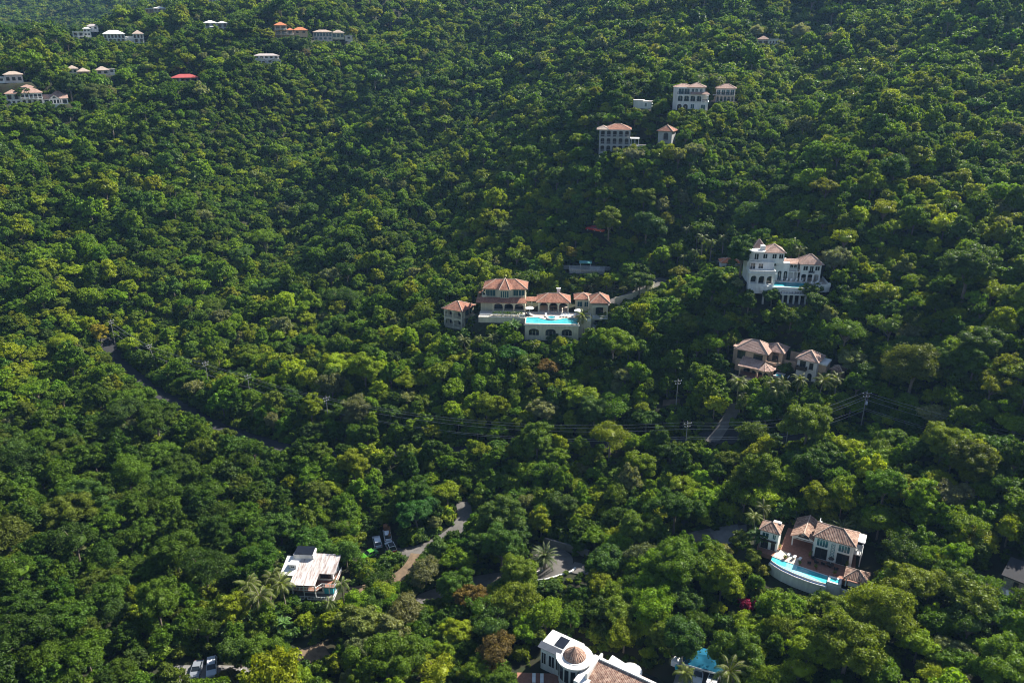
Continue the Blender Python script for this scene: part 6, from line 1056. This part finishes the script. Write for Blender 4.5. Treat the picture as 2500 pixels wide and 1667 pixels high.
for lab, g in recs.items():
    g.sort(key=lambda q: q[0])
    for i, (u, v, t) in enumerate(g):
        lb = lab if len(g) == 1 else lab + ', ' + (ORD[i] if i < len(g) - 1 or i == 0 else 'rightmost')
        r = thing('broadleaf_tree', lb, 'tree', (t[0], t[1], t[2] - 0.1), random.Random(int(u * 7 + v)).uniform(0, 6.28), 'broadleaf trees on the hillside')
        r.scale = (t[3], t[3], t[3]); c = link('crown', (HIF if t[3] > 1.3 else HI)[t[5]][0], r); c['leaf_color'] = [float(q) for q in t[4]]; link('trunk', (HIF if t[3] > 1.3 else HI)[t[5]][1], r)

def scatter(name, P, rot, scl, idx, colr, coll):
    me = bpy.data.meshes.new(name); me.vertices.add(len(P)); me.vertices.foreach_set('co', np.asarray(P, np.float32).ravel())
    for nm, ty, val, key in (('turn', 'FLOAT_VECTOR', np.c_[np.zeros_like(rot), np.zeros_like(rot), rot], 'vector'), ('size', 'FLOAT_VECTOR', scl, 'vector'), ('kind_index', 'INT', idx, 'value'), ('leaf_color', 'FLOAT_COLOR', np.c_[colr, np.ones(len(colr))], 'color')):
        a = me.attributes.new(nm, ty, 'POINT'); a.data.foreach_set(key, np.asarray(val, np.int32 if ty == 'INT' else np.float32).ravel())
    me.update(); ob = link(name, me); ng = bpy.data.node_groups.new(name, 'GeometryNodeTree'); ng.interface.new_socket('Geometry', in_out='INPUT', socket_type='NodeSocketGeometry'); ng.interface.new_socket('Geometry', in_out='OUTPUT', socket_type='NodeSocketGeometry')
    N_ = ng.nodes.new; gi, go = N_('NodeGroupInput'), N_('NodeGroupOutput'); ip_ = N_('GeometryNodeInstanceOnPoints'); ci_ = N_('GeometryNodeCollectionInfo'); ci_.inputs['Collection'].default_value = coll; ci_.inputs['Separate Children'].default_value = True; ci_.inputs['Reset Children'].default_value = True
    L = ng.links.new; L(gi.outputs[0], ip_.inputs['Points']); L(ci_.outputs[0], ip_.inputs['Instance']); ip_.inputs['Pick Instance'].default_value = True
    for nm, ty, so_ in (('turn', 'FLOAT_VECTOR', 'Rotation'), ('size', 'FLOAT_VECTOR', 'Scale'), ('kind_index', 'INT', 'Instance Index')):
        a = N_('GeometryNodeInputNamedAttribute'); a.data_type = ty; a.inputs['Name'].default_value = nm; o_ = [s for s in a.outputs if s.enabled and s.name == 'Attribute'][0]; L(o_, ip_.inputs[so_])
    L(ip_.outputs[0], go.inputs[0]); md = ob.modifiers.new('scatter', 'NODES'); md.node_group = ng; return tag(ob, kind='stuff')
rest = ~isbig
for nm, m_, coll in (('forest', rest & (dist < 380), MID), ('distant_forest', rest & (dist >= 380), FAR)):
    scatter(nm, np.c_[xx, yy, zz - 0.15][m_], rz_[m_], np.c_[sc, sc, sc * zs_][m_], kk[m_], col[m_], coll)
N = 60000; bx_ = 85 + 500 * np.sqrt(rng.random(N)); by_ = (rng.random(N) * 2 - 1) * (bx_ * 0.70 + 20); X2, Y2 = by_, bx_; s2 = rng.uniform(0.55, 1.25, N); Z2 = height(X2, Y2, GF)
o2 = free_mask(X2, Y2, s2 * 1.9) & view_mask(X2, Y2, Z2, s2 * 1.7, s2 * 1.9); X2, Y2, Z2, s2 = X2[o2], Y2[o2], Z2[o2], s2[o2]; n2 = len(X2); c2 = PAL[rng.integers(0, 6, n2)] * np.exp(rng.normal(0, 0.2, (n2, 1)))
N = 70000; Y3 = 90 + 240 * np.sqrt(rng.random(N)); X3 = (rng.random(N) * 2 - 1) * (Y3 * 0.70 + 20); s3 = rng.uniform(0.2, 0.45, N); o3 = free_mask(X3, Y3, s3 * 1.9); X3, Y3, s3 = X3[o3], Y3[o3], s3[o3]
X2, Y2, s2 = np.r_[X2, X3], np.r_[Y2, Y3], np.r_[s2, s3]; Z2 = height(X2, Y2, GF); n2 = len(X2); c2 = PAL[rng.integers(0, 6, n2)] * np.exp(rng.normal(0, 0.2, (n2, 1)))
scatter('undergrowth', np.c_[X2, Y2, Z2 - 0.1], rng.uniform(0, 6.28, n2), np.c_[s2, s2, s2], rng.integers(0, 4, n2), c2, SHR)

# palms
def frond(mb, base, az, el, L, droop, wid, nl=16, sag=0.5):
    d = Vector((math.cos(az), math.sin(az), 0)); P = []
    p = Vector(base); e = el
    for k in range(9): P.append(p.copy()); p = p + (d * math.cos(e) + Vector((0, 0, math.sin(e)))) * L / 8; e -= droop / 8 * (0.5 + k / 5)
    mb.tube(P, [0.05 - 0.005 * k for k in range(9)], 4, 1, False); s = d.cross(Vector((0, 0, 1)))
    for k in range(nl):
        t = (k + 0.6) / nl * 7.9; i = int(t); q = P[i].lerp(P[min(i + 1, 8)], t - i); tan = (P[min(i + 1, 8)] - P[i]).normalized(); w_ = wid * math.sin(math.pi * min(1, 0.18 + 0.8 * (k + 1) / nl)) ** 0.7
        for sg in (-1, 1):
            tip = q + s * sg * w_ * 0.85 + tan * w_ * 0.5 - Vector((0, 0, w_ * sag)); mid = q.lerp(tip, 0.55) + Vector((0, 0, w_ * 0.12)); h = tan * (L / nl * 0.42)
            mb.face([q - h, q + h, mid + h * 0.8, mid - h * 0.8]); mb.face([mid - h * 0.8, mid + h * 0.8, tip + h * 0.15, tip - h * 0.15])
def palm_proto(kind, seed):
    r = random.Random(seed); cr = MB()
    if kind == 'coconut_palm': H, ln = 7.0, (0.9, 0.3); n, L, dr, wd, sg = 19, 3.5, 1.6, 0.75, 0.55
    elif kind == 'date_palm': H, ln = 2.5, (0.1, 0); n, L, dr, wd, sg = 38, 2.9, 1.1, 0.42, 0.2
    else: H, ln = 7.5, (0.15, 0.1); n, L, dr, wd, sg = 14, 2.9, 2.2, 0.6, 0.75
    tk = [(ln[0] * t * t, ln[1] * t * t, -1 + (H + 1) * t) for t in (0, .25, .5, .75, 1)]; tr = MB().tube(tk, [0.26, 0.18, 0.15, 0.13, 0.12] if kind != 'date_palm' else [0.3, 0.28, 0.26, 0.26, 0.3], 8)
    for k in range(n): frond(cr, tk[-1], 2.4 * k + r.uniform(-.25, .25), 1.25 - 1.75 * (k / n) ** 1.1 + r.uniform(-.12, .12), L * r.uniform(.85, 1.1), dr * r.uniform(.8, 1.2), wd, 15, sg)
    return cr.mesh(kind + '_crown', ['leaf', 'palmbark']), tr.mesh(kind + '_trunk', 'palmbark'), H
def banana_proto(seed):
    r = random.Random(seed); cr = MB(); tr = MB()
    for st_ in range(4):
        b = Vector((r.uniform(-1, 1), r.uniform(-1, 1), 0)); h = r.uniform(1.4, 2.6); tr.tube([b - Vector((0, 0, .6)), b + Vector((0, 0, h))], [0.16, 0.1], 7)
        for k in range(8):
            a = 2.4 * k + st_; d = Vector((math.cos(a), math.sin(a), 0)); s = d.cross(Vector((0, 0, 1))); e = r.uniform(.6, 1.35); P = []; p = b + Vector((0, 0, h)); L = r.uniform(1.8, 2.8)
            for i in range(7): P.append(p.copy()); p = p + (d * math.cos(e) + Vector((0, 0, math.sin(e)))) * L / 6; e -= r.uniform(.2, .36)
            W_ = [0.03, .2, .3, .33, .3, .22, .03]
            for i in range(6):
                for sg in (-1, 1): cr.face([P[i], P[i + 1], P[i + 1] + s * sg * W_[i + 1] + Vector((0, 0, .1)), P[i] + s * sg * W_[i] + Vector((0, 0, .1))])
    return cr.mesh('banana_leaves', 'leaf'), tr.mesh('banana_stems', 'palmbark'), 2.2
PP = {k: palm_proto(k, 5 + i) for i, k in enumerate(('coconut_palm', 'date_palm', 'royal_palm'))}; PP['banana_plant'] = banana_proto(9)
PC = {'date_palm': (0.075, 0.115, 0.03), 'royal_palm': (0.085, 0.125, 0.02), 'coconut_palm': (0.10, 0.13, 0.02), 'banana_plant': (0.06, 0.12, 0.025)}
for kd, s0, L_ in PALMS:
    cm, tm, H = PP[kd]
    for i, (u, v, lab) in enumerate(L_):
        s = s0 * (0.9 + 0.06 * (i * 7 % 5)); s *= 0.75 if 'small' in lab or 'low ' in lab else 1; s *= 0.85 if 'slim' in lab else 1; p = at(u, v + 5)
        for _ in range(4): p = at(u, v + H * s * F * 0.9 / np.linalg.norm(p - CAM))
        r = thing(kd, lab, 'banana plant' if kd[0] == 'b' else 'palm tree', (p[0], p[1], float(height(p[0], p[1], GF)) - 0.1), 1.7 * i, {'date_palm': 'date palms', 'royal_palm': 'royal palms', 'coconut_palm': 'coconut palms', 'banana_plant': 'banana clumps'}[kd]); r.scale = (s, s, s)
        c = link('crown' if kd[0] != 'b' else 'leaves', cm, r); c['leaf_color'] = [q * (0.8 + 0.1 * (i * 3 % 5)) for q in PC[kd]]; link('trunk' if kd[0] != 'b' else 'stem', tm, r)
# clipped hedge and flowering shrubs
def shrub(name, u, v, label, c, s, cat='shrub', hz=1.0):
    p = at(u, v); r = thing(name, label, cat, (p[0], p[1], float(height(p[0], p[1], GF)) - 0.1), u % 6, None); r.scale = (s, s, s * hz); o = link('foliage', SHM, r); o['leaf_color'] = c; link('stem', SHT, r)
SHM, SHT = tree_meshes('bush', 88, 1.9, 1.3, 1.1, 12, 0.3, 1.2, rc=(0.3, 0.5))
for u, v, s, lb in ((1822, 1482, 0.85, 'magenta bougainvillea, left and lower of the three'), (1852, 1480, 0.8, 'magenta bougainvillea, rightmost of three below the pool house'), (1806, 1466, 0.6, 'small magenta bougainvillea above the larger ones')): shrub('bougainvillea', u, v, lb, [0.24, 0.012, 0.06], s)
shrub('flowering_shrub', 2476, 1550, 'bright yellow shrub below the stone house terrace', [0.30, 0.26, 0.02], 1.0)
for u, v, s, c, lb in ((1386, 718, 0.9, [0.10, 0.17, 0.02], 'bright green shrub between the pavilion and guest house'), (1905, 855, 0.9, [0.14, 0.20, 0.02], 'yellow green shrub at the peach house upper corner'), (1920, 885, 1.0, [0.09, 0.15, 0.02], 'green shrub between the two peach houses'), (2012, 915, 1.1, [0.13, 0.19, 0.02], 'yellow green shrub at tower house right wall'), (1858, 1410, 0.9, [0.16, 0.17, 0.02], 'yellow leaved shrub at the left pool end'), (1350, 836, 1.0, [0.06, 0.11, 0.03], 'rounded shrub before the middle pool wall arch'), (1384, 836, 0.9, [0.06, 0.11, 0.03], 'rounded shrub before the right pool wall arch'), (1235, 800, 0.9, [0.05, 0.09, 0.02], 'shrub at the foot of the long terrace wall'), (555, 1665, 1.0, [0.16, 0.15, 0.04], 'dry golden shrub by the green utility box')): shrub('garden_shrub', u, v, lb, c, s)
hg = MB(); r_ = random.Random(3)
for k in range(1500):
    c = Vector((r_.uniform(-19.5, -9.6), r_.uniform(5.8, 7.2), 5.5 + r_.uniform(0.1, 1.5))); d = Vector((r_.gauss(0, 1), r_.gauss(0, 1), r_.gauss(0, 1))).normalized(); e = d.cross(Vector((r_.gauss(0, 1), 0.3, 1))).normalized(); hg.face([c - d * .2, c + e * .09, c + d * .2, c - e * .09])
t = B('hedge', 'clipped green hedge along the balustrade before the main villa arches', 'hedge', fA); o = t.part('foliage', hg, 'leaf'); o['leaf_color'] = [0.05, 0.10, 0.015]

# thin sea haze filling the valley
hz = MB().box(-1400, 1400, -300, 1700, float(GF.min()) - 1, max(float(GF.max()) + 25, HC + 20)).build('haze', [], None); tag(hz, kind='stuff')
hm = bpy.data.materials.new('haze'); hm.use_nodes = True; nt = hm.node_tree; nt.nodes.remove(nt.nodes['Principled BSDF']); pv = nt.nodes.new('ShaderNodeVolumePrincipled'); pv.inputs['Density'].default_value = HAZE; pv.inputs['Color'].default_value = (0.30, 0.56, 1.0, 1); pv.inputs['Anisotropy'].default_value = 0.2
nt.links.new(pv.outputs[0], nt.nodes['Material Output'].inputs['Volume']); hz.data.materials.append(hm)
